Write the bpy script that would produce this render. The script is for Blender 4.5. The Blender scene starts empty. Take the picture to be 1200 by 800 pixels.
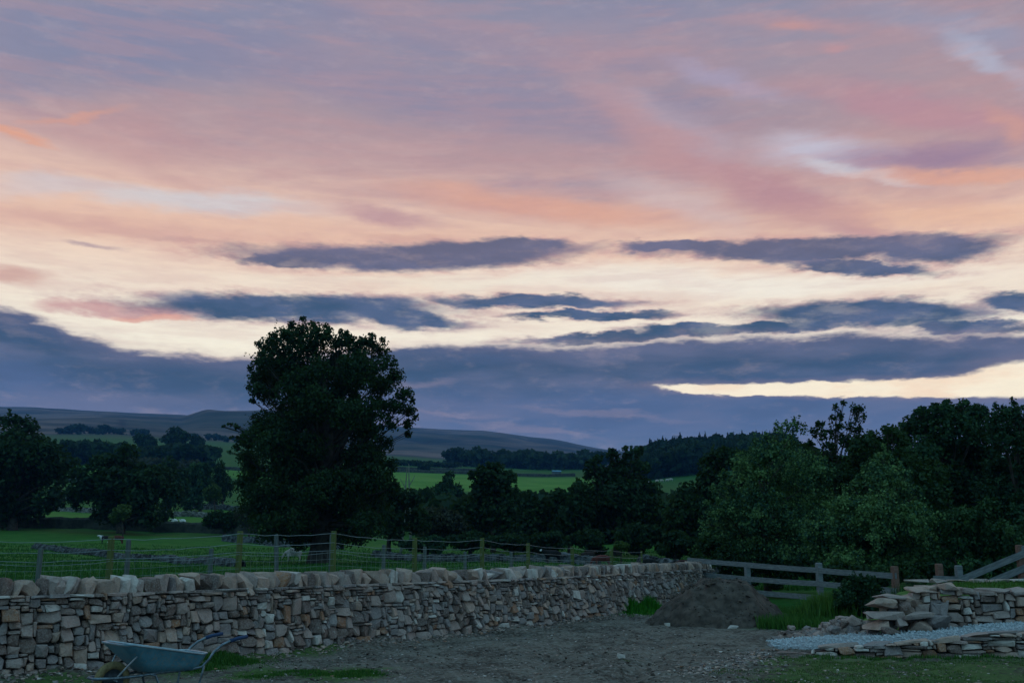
import bpy, bmesh, math, random
import numpy as np
from mathutils import Vector, Matrix
random.seed(7)
scene = bpy.context.scene
C = bpy.context.collection

# ---------------------------------------------------------------- camera
F = 1166.7                      # focal length in photograph pixels (35 mm lens)
PITCH = math.atan(244/F)
CAM = (0.0, 0.0, 1.6)
cam = bpy.data.objects.new('camera', bpy.data.cameras.new('camera'))
C.objects.link(cam); scene.camera = cam
cam.location = CAM; cam.rotation_euler = (math.pi/2+PITCH, 0, 0)
cam.data.lens = 35; cam.data.sensor_width = 36; cam.data.clip_end = 30000; cam.data.clip_start = .1
scene.view_settings.view_transform = 'Standard'; scene.view_settings.look = 'None'
scene.view_settings.exposure = 0; scene.view_settings.gamma = 1
scene.cycles.volume_bounces = 0; scene.cycles.max_bounces = 6; scene.cycles.diffuse_bounces = 3
scene.cycles.transparent_max_bounces = 8

CP, SP = math.cos(PITCH), math.sin(PITCH)
def at(px, py, Y):
    """the point at depth Y seen at photograph pixel px, py"""
    u = (px-600)/F; v = (400-py)/F
    dy = CP - v*SP; dz = SP + v*CP
    return Vector((u*Y/dy, Y, 1.6+dz*Y/dy))
def azel(px, py):
    p = at(px, py, 1.0); p.z -= 1.6
    return math.degrees(math.atan2(p.x, p.y)), math.degrees(math.atan2(p.z, math.hypot(p.x, p.y)))
def lin(c):
    c = c/255.0
    return c/12.92 if c <= .04045 else ((c+.055)/1.055)**2.4
def S(r, g, b): return (lin(r), lin(g), lin(b), 1)

# ---------------------------------------------------------------- node helper
class NT:
    def __init__(s, tree): s.t = tree; s.n = tree.nodes; s.l = tree.links; s.n.clear()
    def set(s, sock, v):
        if isinstance(v, bpy.types.NodeSocket): s.l.new(v, sock)
        elif v is not None: sock.default_value = v
    def new(s, typ, **kw):
        n = s.n.new(typ)
        for k, v in kw.items(): setattr(n, k, v)
        return n
    def math(s, op, a, b=None, c=None, clamp=False):
        n = s.new('ShaderNodeMath', operation=op); n.use_clamp = clamp
        s.set(n.inputs[0], a)
        if b is not None: s.set(n.inputs[1], b)
        if c is not None: s.set(n.inputs[2], c)
        return n.outputs[0]
    def vmath(s, op, a, b=None):
        n = s.new('ShaderNodeVectorMath', operation=op); s.set(n.inputs[0], a)
        if b is not None: s.set(n.inputs[1], b)
        return n.outputs['Value'] if op in ('LENGTH', 'DOT_PRODUCT') else n.outputs[0]
    def noise(s, vec, scale, detail=4, rough=.5, out=0, dist=0):
        n = s.new('ShaderNodeTexNoise'); s.set(n.inputs['Vector'], vec)
        n.inputs['Scale'].default_value = scale; n.inputs['Detail'].default_value = detail
        n.inputs['Roughness'].default_value = rough; n.inputs['Distortion'].default_value = dist
        return n.outputs[out]
    def maprange(s, v, a, b, c=0, d=1, smooth=True):
        n = s.new('ShaderNodeMapRange'); n.interpolation_type = 'SMOOTHSTEP' if smooth else 'LINEAR'
        s.set(n.inputs[0], v)
        for i, x in enumerate((a, b, c, d)): s.set(n.inputs[i+1], x)
        return n.outputs[0]
    def mix(s, f, a, b, mode='MIX'):
        n = s.new('ShaderNodeMix', data_type='RGBA', blend_type=mode)
        s.set(n.inputs[0], f); s.set(n.inputs[6], a); s.set(n.inputs[7], b)
        return n.outputs[2]
    def ramp(s, f, stops, interp='LINEAR'):
        n = s.new('ShaderNodeValToRGB'); r = n.color_ramp; r.interpolation = interp
        while len(r.elements) < len(stops): r.elements.new(.5)
        for e, (p, c) in zip(r.elements, stops): e.position = p; e.color = c
        s.set(n.inputs[0], f); return n.outputs[0]
    def mapping(s, v, loc=(0,0,0), rot=0, scale=(1,1,1), typ='POINT'):
        n = s.new('ShaderNodeMapping', vector_type=typ); s.set(n.inputs[0], v)
        n.inputs['Location'].default_value = loc; n.inputs['Rotation'].default_value = (0,0,rot)
        n.inputs['Scale'].default_value = scale; return n.outputs[0]

# ---------------------------------------------------------------- sky (world)
HAZE = 1.3e-4; HAZE_TOP = 540; AIR = (.04, .10, .26)
world = bpy.data.worlds.new('World'); scene.world = world; world.use_nodes = True
def build_sky():
    N = NT(world.node_tree)
    D = N.new('ShaderNodeTexCoord').outputs['Generated']
    sx = N.new('ShaderNodeSeparateXYZ'); N.set(sx.inputs[0], D)
    X, Y, Z = sx.outputs
    hyp = N.math('SQRT', N.math('ADD', N.math('MULTIPLY', X, X), N.math('MULTIPLY', Y, Y)))
    az = N.math('MULTIPLY', N.math('ARCTAN2', X, Y), 57.29578)
    el = N.math('MULTIPLY', N.math('ARCTAN2', Z, hyp), 57.29578)
    cb = N.new('ShaderNodeCombineXYZ'); N.set(cb.inputs[0], az); N.set(cb.inputs[1], el)
    P = cb.outputs[0]
    # stretched direction for cloud noise: squashes vertically, so features lie flat
    Ds = N.mapping(D, scale=(1, 1, 3.6))
    Dd = N.mapping(D, scale=(1, 1, 2.2))
    big = N.noise(Ds, 5, 5, .55, out=1)
    fine = N.noise(Ds, 22, 6, .62, out=1)
    sb = N.new('ShaderNodeSeparateColor'); N.set(sb.inputs[0], big); bigf = sb.outputs[2]
    def warp(v, n, ax, ay):
        o = N.vmath('MULTIPLY', N.vmath('SUBTRACT', n, (.5, .5, .5)), (ax, ay, 0))
        return N.vmath('ADD', v, o)
    Pw = warp(warp(P, big, 7.0, 1.3), fine, 3.2, 1.25)      # ragged
    Ph = warp(warp(P, big, 3.0, .5), fine, 2.4, .8)
    Ps = warp(warp(P, big, 7.0, 2.6), fine, 1.8, .9)       # soft, for the high cloud
    fineV = N.noise(Ds, 34, 5, .65)
    wisp = N.noise(N.mapping(Dd, rot=.3, scale=(1, 2.0, 3)), 6, 6, .6, dist=.7)
    def place(px, py, hw, hh, rot):
        c = azel(px, py); a = azel(px-60, py); b = azel(px+60, py); u = azel(px, py-20); d = azel(px, py+20)
        sx = math.hypot(b[0]-a[0], b[1]-a[1])/120; sy = (u[1]-d[1])/40
        return (c[0], c[1], 0), math.atan2(b[1]-a[1], b[0]-a[0])+math.radians(rot), (hw*sx, hh*sy, 1)
    def shape(coord, px, py, hw, hh, rot=0, a=.55, b=1.15):
        v = N.mapping(coord, *place(px, py, hw, hh, rot), 'TEXTURE')
        ln = N.vmath('LENGTH', v)
        return N.maprange(ln, b, a)
    # base: thin bright sky between the clouds, by elevation
    base = N.ramp(N.math('DIVIDE', el, 60, clamp=True), [
        (0, S(226, 214, 205)), (.12, S(252, 240, 214)), (.19, S(247, 240, 222)), (.235, S(242, 226, 208)),
        (.285, S(238, 204, 182)), (.33, S(226, 192, 177)), (.38, S(205, 178, 175)), (.46, S(184, 168, 182)),
        (.56, S(160, 160, 188)), (1, S(92, 108, 150))])
    col = base
    # high mauve sheet, thicker upward
    # lower edge of the sheet in degrees, by azimuth
    shedge = N.maprange(az, -26, 12, 19.6, 16.6)
    sh = N.math('SUBTRACT', N.math('ADD', el, N.math('MULTIPLY', N.math('SUBTRACT', wisp, .5), 9)), shedge)
    sheet = N.maprange(sh, -1.5, 5.5)
    sheetcol = N.ramp(N.math('DIVIDE', el, 60, clamp=True), [
        (.25, S(214, 166, 152)), (.34, S(190, 153, 155)), (.41, S(163, 148, 160)), (.49, S(143, 142, 164)), (.60, S(122, 129, 158)), (1, S(80, 92, 130))])
    big2 = N.noise(N.mapping(D, rot=.5, scale=(1, 1.5, 3.4)), 3.2, 5, .55)
    sheetcol = N.mix(N.maprange(big2, .40, .66, 0, .5), sheetcol, S(178, 148, 156))
    sheetcol = N.mix(N.maprange(bigf, .5, .7, 0, .5), sheetcol, S(120, 130, 163))
    col = N.mix(N.math('MULTIPLY', sheet, .93), col, sheetcol)
    for (px, py, hw, hh, rot, c, k) in [
        (120, 50, 330, 60, 0, (122, 134, 166), .7), (280, 268, 420, 26, -3, (226, 182, 162), .5),
        (230, 232, 170, 14, -4, (208, 208, 214), .75), (40, 218, 90, 12, 0, (205, 200, 208), .5), (140, 262, 210, 12, -5, (205,160,155), .45),
        (560, 120, 380, 40, -6, (137, 135, 163), .6), (640, 60, 260, 26, -8, (160, 142, 160), .5),
        (1140, 40, 130, 30, -12, (150, 155, 180), .7), (1160, 76, 75, 18, -25, (180, 188, 210), .6),
        (975, 180, 80, 26, -6, (196, 192, 208), .95), (1010, 203, 70, 9, -10, (214, 216, 222), .9), (850, 95, 90, 12, -12, (168, 160, 186), .7),
        (800, 150, 130, 22, -20, (182, 166, 180), .6),
        (830, 190, 200, 26, -26, (190, 150, 154), .75), (960, 245, 160, 22, -24, (184, 142, 150), .85),
        (800, 235, 90, 26, -20, (208, 186, 186), .7), (640, 240, 190, 18, -8, (222, 168, 148), .8), (460, 245, 70, 12, -8, (188, 150, 156), .85),
        (1090, 130, 190, 22, -10, (186, 142, 154), .75), (1085, 185, 120, 20, 3, (158, 132, 155), .92),
        (1130, 205, 150, 10, 2, (224, 168, 146), .8), (1180, 150, 40, 20, -30, (212, 160, 146), .6),
        (940, 27, 100, 12, -2, (186, 148, 154), .6), (920, 33, 40, 8, 4, (206, 152, 144), .5), (960, 55, 20, 8, 0, (196, 150, 155), .6),
        (20, 165, 55, 7, -14, (226, 166, 142), .9), (85, 142, 60, 7, 8, (222, 164, 142), .85), (150, 165, 120, 30, -12, (190, 152, 154), .5),
        (470, 272, 60, 7, -6, (206, 162, 152), .5), (20, 325, 60, 12, -4, (205, 160, 150), .75), (130, 290, 40, 5, -5, (170, 148, 158), .7),
        (230, 276, 60, 4, -3, (196, 160, 155), .6), (820, 332, 330, 20, 0, (244, 240, 228), .7), (500, 330, 260, 9, 0, (240, 232, 214), .5), (1120, 255, 200, 20, 0, (232, 186, 160), .7)]:
        m = shape(Ps, px, py, hw, hh, rot, .2, 1.35)
        col = N.mix(N.math('MULTIPLY', m, k), col, S(*c))
    # fine streaks over everything bright
    st = N.noise(N.mapping(D, scale=(1, 1, 9)), 10, 6, .6)
    col = N.mix(N.maprange(st, .42, .64, 0, .22), col, S(196, 152, 154))
    # ---- dark stratocumulus bars: wide rosy rim first, then the slate body
    bars = [(490, 299, 235, 19, 0), (600, 290, 90, 13, 0), (345, 300, 90, 10, 0), (352, 361, 215, 19, -1), (470, 372, 100, 14, -4),
            (640, 355, 130, 9, -2), (700, 372, 110, 6, 0),
            (960, 292, 250, 15, 2), (1090, 290, 110, 20, 2), (800, 292, 80, 9, 0), (1000, 312, 110, 10, -4),
            (1000, 369, 150, 17, 0), (1180, 356, 60, 13, 0), (900, 384, 120, 8, 4),
            (740, 396, 150, 6, 3), (820, 388, 90, 7, 2), (1120, 384, 110, 8, -2)]
    ml = None
    for (px, py, hw, hh, rot) in bars:
        v = N.mapping(Pw, *place(px, py, hw, hh, rot), 'TEXTURE')
        ln = N.vmath('LENGTH', v)
        ml = ln if ml is None else N.math('MINIMUM', ml, ln)
    rim = N.maprange(ml, 1.55, .8); body = N.maprange(ml, 1.14, .60)
    rk = N.maprange(fineV, .38, .64, .05, .7)
    col = N.mix(N.math('MULTIPLY', rim, rk), col, N.mix(N.maprange(el, 9, 16), S(150, 138, 158), S(205, 158, 156)))
    tail = shape(Pw, 140, 362, 95, 10, -2, .4, 1.2)
    col = N.mix(N.math('MULTIPLY', tail, .7), col, S(196, 140, 145))
    tail = shape(Pw, 170, 372, 60, 5, -2, .4, 1.2)
    col = N.mix(N.math('MULTIPLY', tail, .7), col, S(222, 156, 142))
    bn = N.noise(Ds, 12, 6, .6)
    bodycol = N.mix(N.maprange(bn, .36, .64), S(66, 90, 120), S(88, 105, 138))
    bodycol = N.mix(N.maprange(el, 13.5, 17, 0, .45), bodycol, S(138, 122, 140))
    thick = N.maprange(N.noise(Ds, 17, 5, .6), .30, .5, .84, 1)
    col = N.mix(N.math('MULTIPLY', body, thick), col, bodycol)
    # ---- low deck: top edge as a curve over azimuth
    pts = [(-300, 352), (0, 359), (50, 375), (110, 395), (200, 410), (300, 416), (400, 412), (450, 408), (520, 404), (600, 405), (700, 402), (800, 397), (900, 393),
           (1000, 389), (1100, 388), (1200, 391), (1500, 400)]
    cv = N.new('ShaderNodeFloatCurve'); cm = cv.mapping; cc = cm.curves[0]
    ap = [(azel(px, py)) for px, py in pts]
    ap = [(-180, 12.5)] + ap + [(180, 12.5)]
    q = [((a+180)/360, e/20) for a, e in ap]
    while len(cc.points) < len(q): cc.points.new(.5, .5)
    for p_, (a, b) in zip(cc.points, q): p_.location = (a, b); p_.handle_type = 'AUTO_CLAMPED'
    cm.update()
    sw = N.new('ShaderNodeSeparateXYZ'); N.set(sw.inputs[0], warp(warp(P, big, 2.0, .8), fine, 1.6, 1.5))
    N.set(cv.inputs['Value'], N.math('DIVIDE', N.math('ADD', sw.outputs[0], 180), 360))
    edge = N.math('MULTIPLY', cv.outputs[0], 20)
    dep = N.math('SUBTRACT', edge, sw.outputs[1])
    deck = N.maprange(dep, -.12, .42)
    rimd = N.maprange(dep, -.55, .2, 0, .3)
    col = N.mix(rimd, col, S(176, 152, 160))
    dcol = N.ramp(N.math('DIVIDE', dep, 10, clamp=True), [(0, S(112, 110, 136)), (.05, S(86, 98, 128)), (.15, S(64, 88, 119)), (.24, S(74, 96, 130)), (.34, S(84, 105, 144)), (.5, S(88, 109, 148)), (.7, S(92, 114, 152)), (1, S(96, 114, 148))])
    dn = N.noise(N.mapping(D, scale=(1, 1, 5)), 7, 5, .5)
    dcol = N.mix(N.maprange(dn, .42, .68, 0, .45), dcol, S(118, 122, 152))
    dcol = N.mix(N.maprange(dn, .5, .3, 0, .5), dcol, S(76, 96, 132))
    col = N.mix(deck, col, dcol)
    # the bright slot under the long bar, with the ragged base of the bar hanging into it
    hl = None
    for (px, py, hw, hh, rot) in [(985, 455, 190, 9, 0), (1090, 453, 130, 12, 1), (1205, 443, 80, 21, 6), (850, 457, 80, 6, -3)]:
        v = N.mapping(Ph, *place(px, py, hw, hh, rot), 'TEXTURE'); ln = N.vmath('LENGTH', v)
        hl = ln if hl is None else N.math('MINIMUM', hl, ln)
    hole = N.maprange(hl, 1.12, .82)
    col = N.mix(N.maprange(hl, 1.7, .9, 0, .3), col, S(150, 132, 148))
    col = N.mix(hole, col, N.mix(N.maprange(bn, .4, .66, 0, .5), S(252, 240, 216), S(243, 206, 178)))
    for (px, py, hw, hh, rot) in [(620, 507, 110, 5, -3), (520, 490, 70, 4, -3), (490, 455, 60, 4, 0), (700, 485, 120, 4, -2)]:
        m = shape(Ps, px, py, hw, hh, rot, .2, 1.3)
        col = N.mix(N.math('MULTIPLY', m, .38), col, S(142, 134, 156))
    # fine cloud texture
    tx = N.noise(N.mapping(D, scale=(1, 1, 4)), 55, 5, .7)
    col = N.mix(N.maprange(tx, .3, .7, 0, .10), col, N.mix(.5, col, S(80, 84, 110)))
    tx = N.noise(N.mapping(D, rot=.2, scale=(1, 1, 3)), 24, 6, .7)
    col = N.mix(N.maprange(tx, .5, .72, 0, .16), col, N.mix(.5, col, S(236, 206, 200)))
    # away from the sunset the unseen sky turns blue, brightened to lift the foreground
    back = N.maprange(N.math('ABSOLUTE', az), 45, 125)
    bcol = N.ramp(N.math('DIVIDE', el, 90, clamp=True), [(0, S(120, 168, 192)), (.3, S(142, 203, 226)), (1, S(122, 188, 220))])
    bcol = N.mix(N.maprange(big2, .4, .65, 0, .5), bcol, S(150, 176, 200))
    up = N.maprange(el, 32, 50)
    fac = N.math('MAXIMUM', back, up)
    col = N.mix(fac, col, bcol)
    # below the horizon
    col = N.mix(N.maprange(el, -.5, -4), col, S(30, 36, 40))
    # the evening air in front of the low sky takes some of its light: the sky behind it is that much brighter
    tau = N.math('DIVIDE', HAZE*HAZE_TOP, N.math('SINE', N.math('MULTIPLY', N.math('MAXIMUM', el, 3.5), .0174533)))
    tr = N.math('POWER', 2.71828, N.math('MULTIPLY', tau, -1))
    ins = N.new('ShaderNodeVectorMath', operation='SCALE')
    ins.inputs[0].default_value = AIR; N.set(ins.inputs['Scale'], N.math('SUBTRACT', 1, tr))
    dv = N.new('ShaderNodeVectorMath', operation='SCALE'); N.set(dv.inputs[0], N.vmath('MAXIMUM', N.vmath('SUBTRACT', col, ins.outputs[0]), (.01, .01, .01)))
    N.set(dv.inputs['Scale'], N.math('DIVIDE', 1, tr)); col = dv.outputs[0]
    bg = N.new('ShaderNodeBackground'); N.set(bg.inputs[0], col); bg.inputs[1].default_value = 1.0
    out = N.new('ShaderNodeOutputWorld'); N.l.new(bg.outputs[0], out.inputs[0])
build_sky()
world.cycles.sampling_method = 'MANUAL'; world.cycles.sample_map_resolution = 512

# the sun is already down: the last faint glow comes from beyond the hills
sun = bpy.data.objects.new('sun', bpy.data.lights.new('sun', 'SUN')); C.objects.link(sun)
sun.data.energy = .04; sun.data.angle = math.radians(20); sun.data.color = (1, .8, .62)
sun.rotation_euler = (math.radians(84), 0, math.radians(162))

# ---------------------------------------------------------------- noise, terrain height
def vhash(i, j, s):
    h = np.sin(i*127.1+j*311.7+s*74.7)*43758.5453
    return h-np.floor(h)
def vnoise(x, y, s=0):
    x = np.asarray(x, float); y = np.asarray(y, float)
    i = np.floor(x); j = np.floor(y); f = x-i; g = y-j
    f = f*f*(3-2*f); g = g*g*(3-2*g)
    a = vhash(i, j, s); b = vhash(i+1, j, s); c = vhash(i, j+1, s); d = vhash(i+1, j+1, s)
    return (a*(1-f)+b*f)*(1-g)+(c*(1-f)+d*f)*g-.5
def fbm(x, y, o=4, s=0):
    t = 0; a = 1
    for k in range(o):
        t = t+a*vnoise(x*2**k, y*2**k, s+k); a *= .5
    return t
def sstep(a, b, x):
    t = np.clip((x-a)/(b-a), 0, 1); return t*t*(3-2*t)

YR = [12, 20, 30, 45, 60, 75, 90, 105, 130, 180, 230, 350, 450, 550, 700, 1000, 1500, 2200, 2700, 3300, 4200]
def rows(first, rest): return first+rest
TAB = {
 -500: ['a', 'b', .35, 676, 659, 648, 638, 630, 613, 597, 584, 560, 546, 532, 519, 510, 500, 492, 484, 476, 490],
 0:    ['a', 'b', .25, 675, 660, 650, 640, 632, 617, 601, 588, 560, 545, 532, 520, 512, 502, 493, 485, 477, 490],
 100:  ['a', 'b', .2, 675, 661, 651, 641, 634, 618, 602, 589, 560, 544, 532, 521, 512, 501, 492, 487, 482, 495],
 200:  ['a', 'b', .15, 676, 662, 653, 644, 636, 621, 604, 590, 562, 548, 537, 524, 515, 506, 495, 491, 486, 499],
 235:  ['a', 'b', .15, 676, 662, 654, 645, 638, 622, 605, 591, 564, 549, 539, 527, 519, 509, 483, 493, 490, 500],
 300:  ['a', 'b', .15, 677, 663, 655, 647, 640, 624, 606, 592, 566, 552, 542, 532, 524, 514, 481, 489, 486, 499],
 450:  ['a', 'b', .12, 678, 664, 655, 647, 640, 627, 609, 595, 572, 560, 549, 542, 537, 530, 518, 507, 499, 510],
 560:  ['a', 'b', .12, 678, 664, 655, 647, 640, 628, 610, 596, 574, 562, 552, 546, 543, 536, 523, 512, 504, 515],
 640:  ['a', 'b', .1, 678, 664, 655, 647, 640, 629, 611, 597, 577, 564, 556, 550, 548, 541, 530, 521, 513, 524],
 715:  ['a', 'b', .1, 679, 665, 656, 648, 640, 630, 612, 598, 578, 564, 556, 550, 550, 545, 537, 531, 526, 535],
 800:  ['a', 'b', .08, 681, 666, 657, 649, 641, 630, 610, 594, 570, 554, 538, 540, 560, 556, 552, 550, 548, 552],
 900:  ['a', 'b', .05, 682, 667, 656, 646, 638, 622, 600, 584, 560, 545, 532, 538, 560, 560, 560, 558, 556, 560],
 1050: ['a', 'b', .1, 680, 664, 652, 640, 630, 612, 590, 574, 555, 545, 536, 540, 560, 560, 560, 560, 556, 560],
 1700: ['a', 'b', .3, 672, 655, 644, 632, 622, 604, 582, 566, 550, 540, 532, 540, 556, 556, 556, 553, 550, 556]}
_px = sorted(TAB)
_A = np.array([math.atan2(at(p, 644, 1).x, 1) for p in _px])
_Z = np.zeros((len(_px), len(YR)))
for i, p in enumerate(_px):
    for j, (y, v) in enumerate(zip(YR, TAB[p])):
        _Z[i, j] = 0 if v == 'a' else .03 if v == 'b' else v if v < 5 else at(p, v, y).z
_LY = np.log(np.array(YR, float))
def terr(x, y):
    x = np.asarray(x, float); y = np.asarray(y, float)
    r = np.hypot(x, y); a = np.arctan2(x, y)
    ac = np.clip(a, _A[0], _A[-1])
    Yd = r*np.maximum(np.cos(a), .6)
    ly = np.log(np.maximum(Yd, 1))
    lyc = np.clip(ly, _LY[0], _LY[-1]-1e-6)
    j = np.clip(np.searchsorted(_LY, lyc, side='right')-1, 0, len(_LY)-2)
    # linear in real depth inside an interval
    y0 = np.exp(_LY[j]); y1 = np.exp(_LY[j+1])
    t = np.clip((np.clip(Yd, YR[0], YR[-1])-y0)/(y1-y0), 0, 1)
    i = np.clip(np.searchsorted(_A, ac, side='right')-1, 0, len(_A)-2)
    u = (ac-_A[i])/(_A[i+1]-_A[i]); u = u*u*(3-2*u)*.5+u*.5
    z = (_Z[i, j]*(1-u)+_Z[i+1, j]*u)*(1-t)+(_Z[i, j+1]*(1-u)+_Z[i+1, j+1]*u)*t
    back = sstep(1.25, 1.9, np.abs(a))
    z = z*(1-back*.7)
    far = sstep(60, 3000, r)
    z = z+fbm(x/60, y/60, 3, 3)*1.2*sstep(80, 400, r)+fbm(x/400, y/400, 4, 9)*26*sstep(900, 2600, r)*(1-sstep(2900,3300,r)*.7)
    return z
def wallY(x):
    """depth of the long wall at x"""
    return np.interp(x, [-14, -10.5, -6.8, -4.7, -2.4, 0, 2.1, 5.3, 7, 40], [9, 10.9, 13, 15, 18, 21, 24.5, 30.5, 33, 33])
def yard(x, y):
    """1 inside the trodden yard in front of the wall"""
    return 1-sstep(-.3, 1.2, y-wallY(x))
def H(x, y):
    x = np.asarray(x, float); y = np.asarray(y, float)
    z = terr(x, y)
    yd = yard(x, y)*sstep(5, 8, y)
    rel = fbm(x*.7, y*.7, 4, 21)*.055+fbm(x*5, y*5, 3, 33)*.045
    # cart ruts running away over the yard
    c = x-(.6+.16*(y-12)+.25*np.sin(y*.45))
    rut = np.exp(-((c-.75)/.18)**2)+np.exp(-((c+.75)/.18)**2)
    rel = rel-.05*rut*(1-sstep(17, 22, y))
    # earth kicked up against the wall foot
    dw = wallY(x)-y
    bank = np.exp(-(np.maximum(dw-.2, 0)/.55)**2)*(.12+.10*vnoise(x*1.3, y*1.3, 50))*(y > 5)*sstep(-.4, 0, dw)
    z = z+yd*rel+bank*(x < 6)
    z = z+(1-yd)*fbm(x/4, y/4, 3, 70)*.25*sstep(30, 60, y)*(1-sstep(200, 500, y))
    return z
def Hz(x, y): return float(H(np.array([x]), np.array([y]))[0])
def gp(px, Y):
    """ground point in the column px at depth Y"""
    p = at(px, 644, Y); z = Hz(p.x, Y)
    return Vector((p.x, Y, z))

# ---------------------------------------------------------------- object helpers
def tag(o, label=None, cat=None, group=None, kind=None):
    if label: o['label'] = label
    if cat: o['category'] = cat
    if group: o['group'] = group
    if kind: o['kind'] = kind
    return o
def empty(name, loc, rz=0, **k):
    o = bpy.data.objects.new(name, None); C.objects.link(o); o.location = loc; o.rotation_euler = (0, 0, rz)
    o.empty_display_size = .2
    return tag(o, **k)
def link(name, me, mat=None, parent=None, loc=None):
    o = bpy.data.objects.new(name, me); C.objects.link(o)
    if mat and not me.materials: me.materials.append(mat)
    if parent: o.parent = parent
    if loc is not None: o.location = loc
    return o
def mesh_np(name, V, Fc, tint=None, smooth=False):
    """V (n,3), Fc: (m,k) array or list of faces; tint per vertex"""
    me = bpy.data.meshes.new(name)
    V = np.asarray(V, np.float32)
    if isinstance(Fc, np.ndarray):
        m, k = Fc.shape
        me.vertices.add(len(V)); me.vertices.foreach_set('co', V.ravel())
        me.loops.add(m*k); me.loops.foreach_set('vertex_index', Fc.astype(np.int32).ravel())
        me.polygons.add(m); me.polygons.foreach_set('loop_start', np.arange(0, m*k, k, dtype=np.int32))
        try: me.polygons.foreach_set('loop_total', np.full(m, k, np.int32))
        except Exception: pass
        me.update(calc_edges=True)
    else:
        me.from_pydata(V.tolist(), [], Fc); me.update()
    if tint is not None:
        a = me.attributes.new('tint', 'FLOAT', 'POINT'); a.data.foreach_set('value', np.asarray(tint, np.float32))
    if smooth: me.polygons.foreach_set('use_smooth', np.ones(len(me.polygons), bool))
    return me
class MB:
    """collects polygons"""
    def __init__(s): s.v = []; s.f = []; s.t = []
    def add(s, v, f, t=.5):
        b = len(s.v); s.v += [tuple(p) for p in v]; s.f += [tuple(b+i for i in q) for q in f]; s.t += [t]*len(v)
    def tube(s, path, rad, n=6, cap=True, t=.5):
        path = [Vector(p) for p in path]
        if not hasattr(rad, '__len__'): rad = [rad]*len(path)
        b = len(s.v); ref = Vector((0.13, 0.21, 1))
        for i, p in enumerate(path):
            d = (path[min(i+1, len(path)-1)]-path[max(i-1, 0)]).normalized()
            if abs(d.dot(ref.normalized())) > .95: r2 = Vector((1, 0, 0))
            else: r2 = ref
            a = d.cross(r2).normalized(); c = d.cross(a)
            for k in range(n):
                w = 2*math.pi*k/n
                s.v.append(tuple(p+a*math.cos(w)*rad[i]+c*math.sin(w)*rad[i])); s.t.append(t)
        for i in range(len(path)-1):
            for k in range(n):
                s.f.append((b+i*n+k, b+i*n+(k+1) % n, b+(i+1)*n+(k+1) % n, b+(i+1)*n+k))
        if cap:
            s.f.append(tuple(b+k for k in range(n))[::-1]); s.f.append(tuple(b+(len(path)-1)*n+k for k in range(n)))
    def box(s, x0, y0, z0, x1, y1, z1, M=None, t=.5):
        v = [Vector((x, y, z)) for z in (z0, z1) for y in (y0, y1) for x in (x0, x1)]
        if M is not None: v = [M @ p for p in v]
        s.add(v, [(0, 2, 3, 1), (4, 5, 7, 6), (0, 1, 5, 4), (2, 6, 7, 3), (0, 4, 6, 2), (1, 3, 7, 5)], t)
    def mesh(s, name, smooth=False):
        me = bpy.data.meshes.new(name); me.from_pydata(s.v, [], s.f); me.update()
        a = me.attributes.new('tint', 'FLOAT', 'POINT'); a.data.foreach_set('value', s.t)
        if smooth: me.polygons.foreach_set('use_smooth', [True]*len(me.polygons))
        return me
    def build(s, name, mat, parent=None, smooth=False, loc=None):
        return link(name, s.mesh(name, smooth), mat, parent, loc)

# ---------------------------------------------------------------- materials
def material(name, fn, rough=.9, spec=.2):
    m = bpy.data.materials.new(name); m.use_nodes = True
    N = NT(m.node_tree)
    out = N.new('ShaderNodeOutputMaterial'); b = N.new('ShaderNodeBsdfPrincipled')
    b.inputs['Roughness'].default_value = rough; b.inputs['Specular IOR Level'].default_value = spec
    r = fn(N, b)
    sh = b.outputs[0] if r is None else r
    N.l.new(sh, out.inputs[0]); return m
def attr(N, name='tint'):
    a = N.new('ShaderNodeAttribute', attribute_name=name); return a.outputs['Fac']
def bump(N, b, h, strength=.5, dist=.02):
    n = N.new('ShaderNodeBump'); n.inputs['Strength'].default_value = strength; n.inputs['Distance'].default_value = dist
    N.set(n.inputs['Height'], h); N.l.new(n.outputs[0], b.inputs['Normal'])
def lc(r, g, b): return (r, g, b, 1)
def m_stone(N, b):
    t = attr(N); P = N.new('ShaderNodeTexCoord').outputs['Object']
    g = N.new('ShaderNodeNewGeometry').outputs['Position']
    c = N.ramp(t, [(0, lc(.10, .068, .062)), (.14, lc(.34, .235, .205)), (.28, lc(.20, .165, .165)), (.42, lc(.40, .265, .21)), (.55, lc(.13, .08, .066)), (.66, lc(.25, .215, .21)),
                   (.76, lc(.32, .235, .21)), (.885, lc(.54, .47, .43)), (.945, lc(.27, .12, .06)), (1, lc(.21, .17, .165))], 'CONSTANT')
    n1 = N.noise(g, 9, 5, .6); n2 = N.noise(g, 45, 4, .6)
    c = N.mix(N.maprange(n1, .4, .65, 0, .45), c, lc(.17, .13, .12))
    c = N.mix(N.maprange(n2, .35, .7, 0, .32), c, lc(.48, .41, .37))
    c = N.mix(N.maprange(N.noise(g, 14, 6, .7), .60, .70, 0, .45), c, lc(.40, .40, .37))     # lichen
    c = N.mix(N.maprange(N.noise(g, 5, 4, .6), .58, .72, 0, .45), c, lc(.16, .11, .07))
    N.set(b.inputs['Base Color'], c)
    bump(N, b, N.math('ADD', n1, N.math('MULTIPLY', n2, .5)), .7, .03)
def m_far_stone(N, b):
    g = N.new('ShaderNodeNewGeometry').outputs['Position']
    c = N.mix(N.maprange(N.noise(g, 2.4, 5, .7), .4, .6), lc(.07, .07, .065), lc(.22, .22, .21))
    c = N.mix(N.maprange(N.noise(g, .4, 3, .6), .45, .65, 0, .7), c, lc(.045, .055, .035))
    N.set(b.inputs['Base Color'], c)
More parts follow.
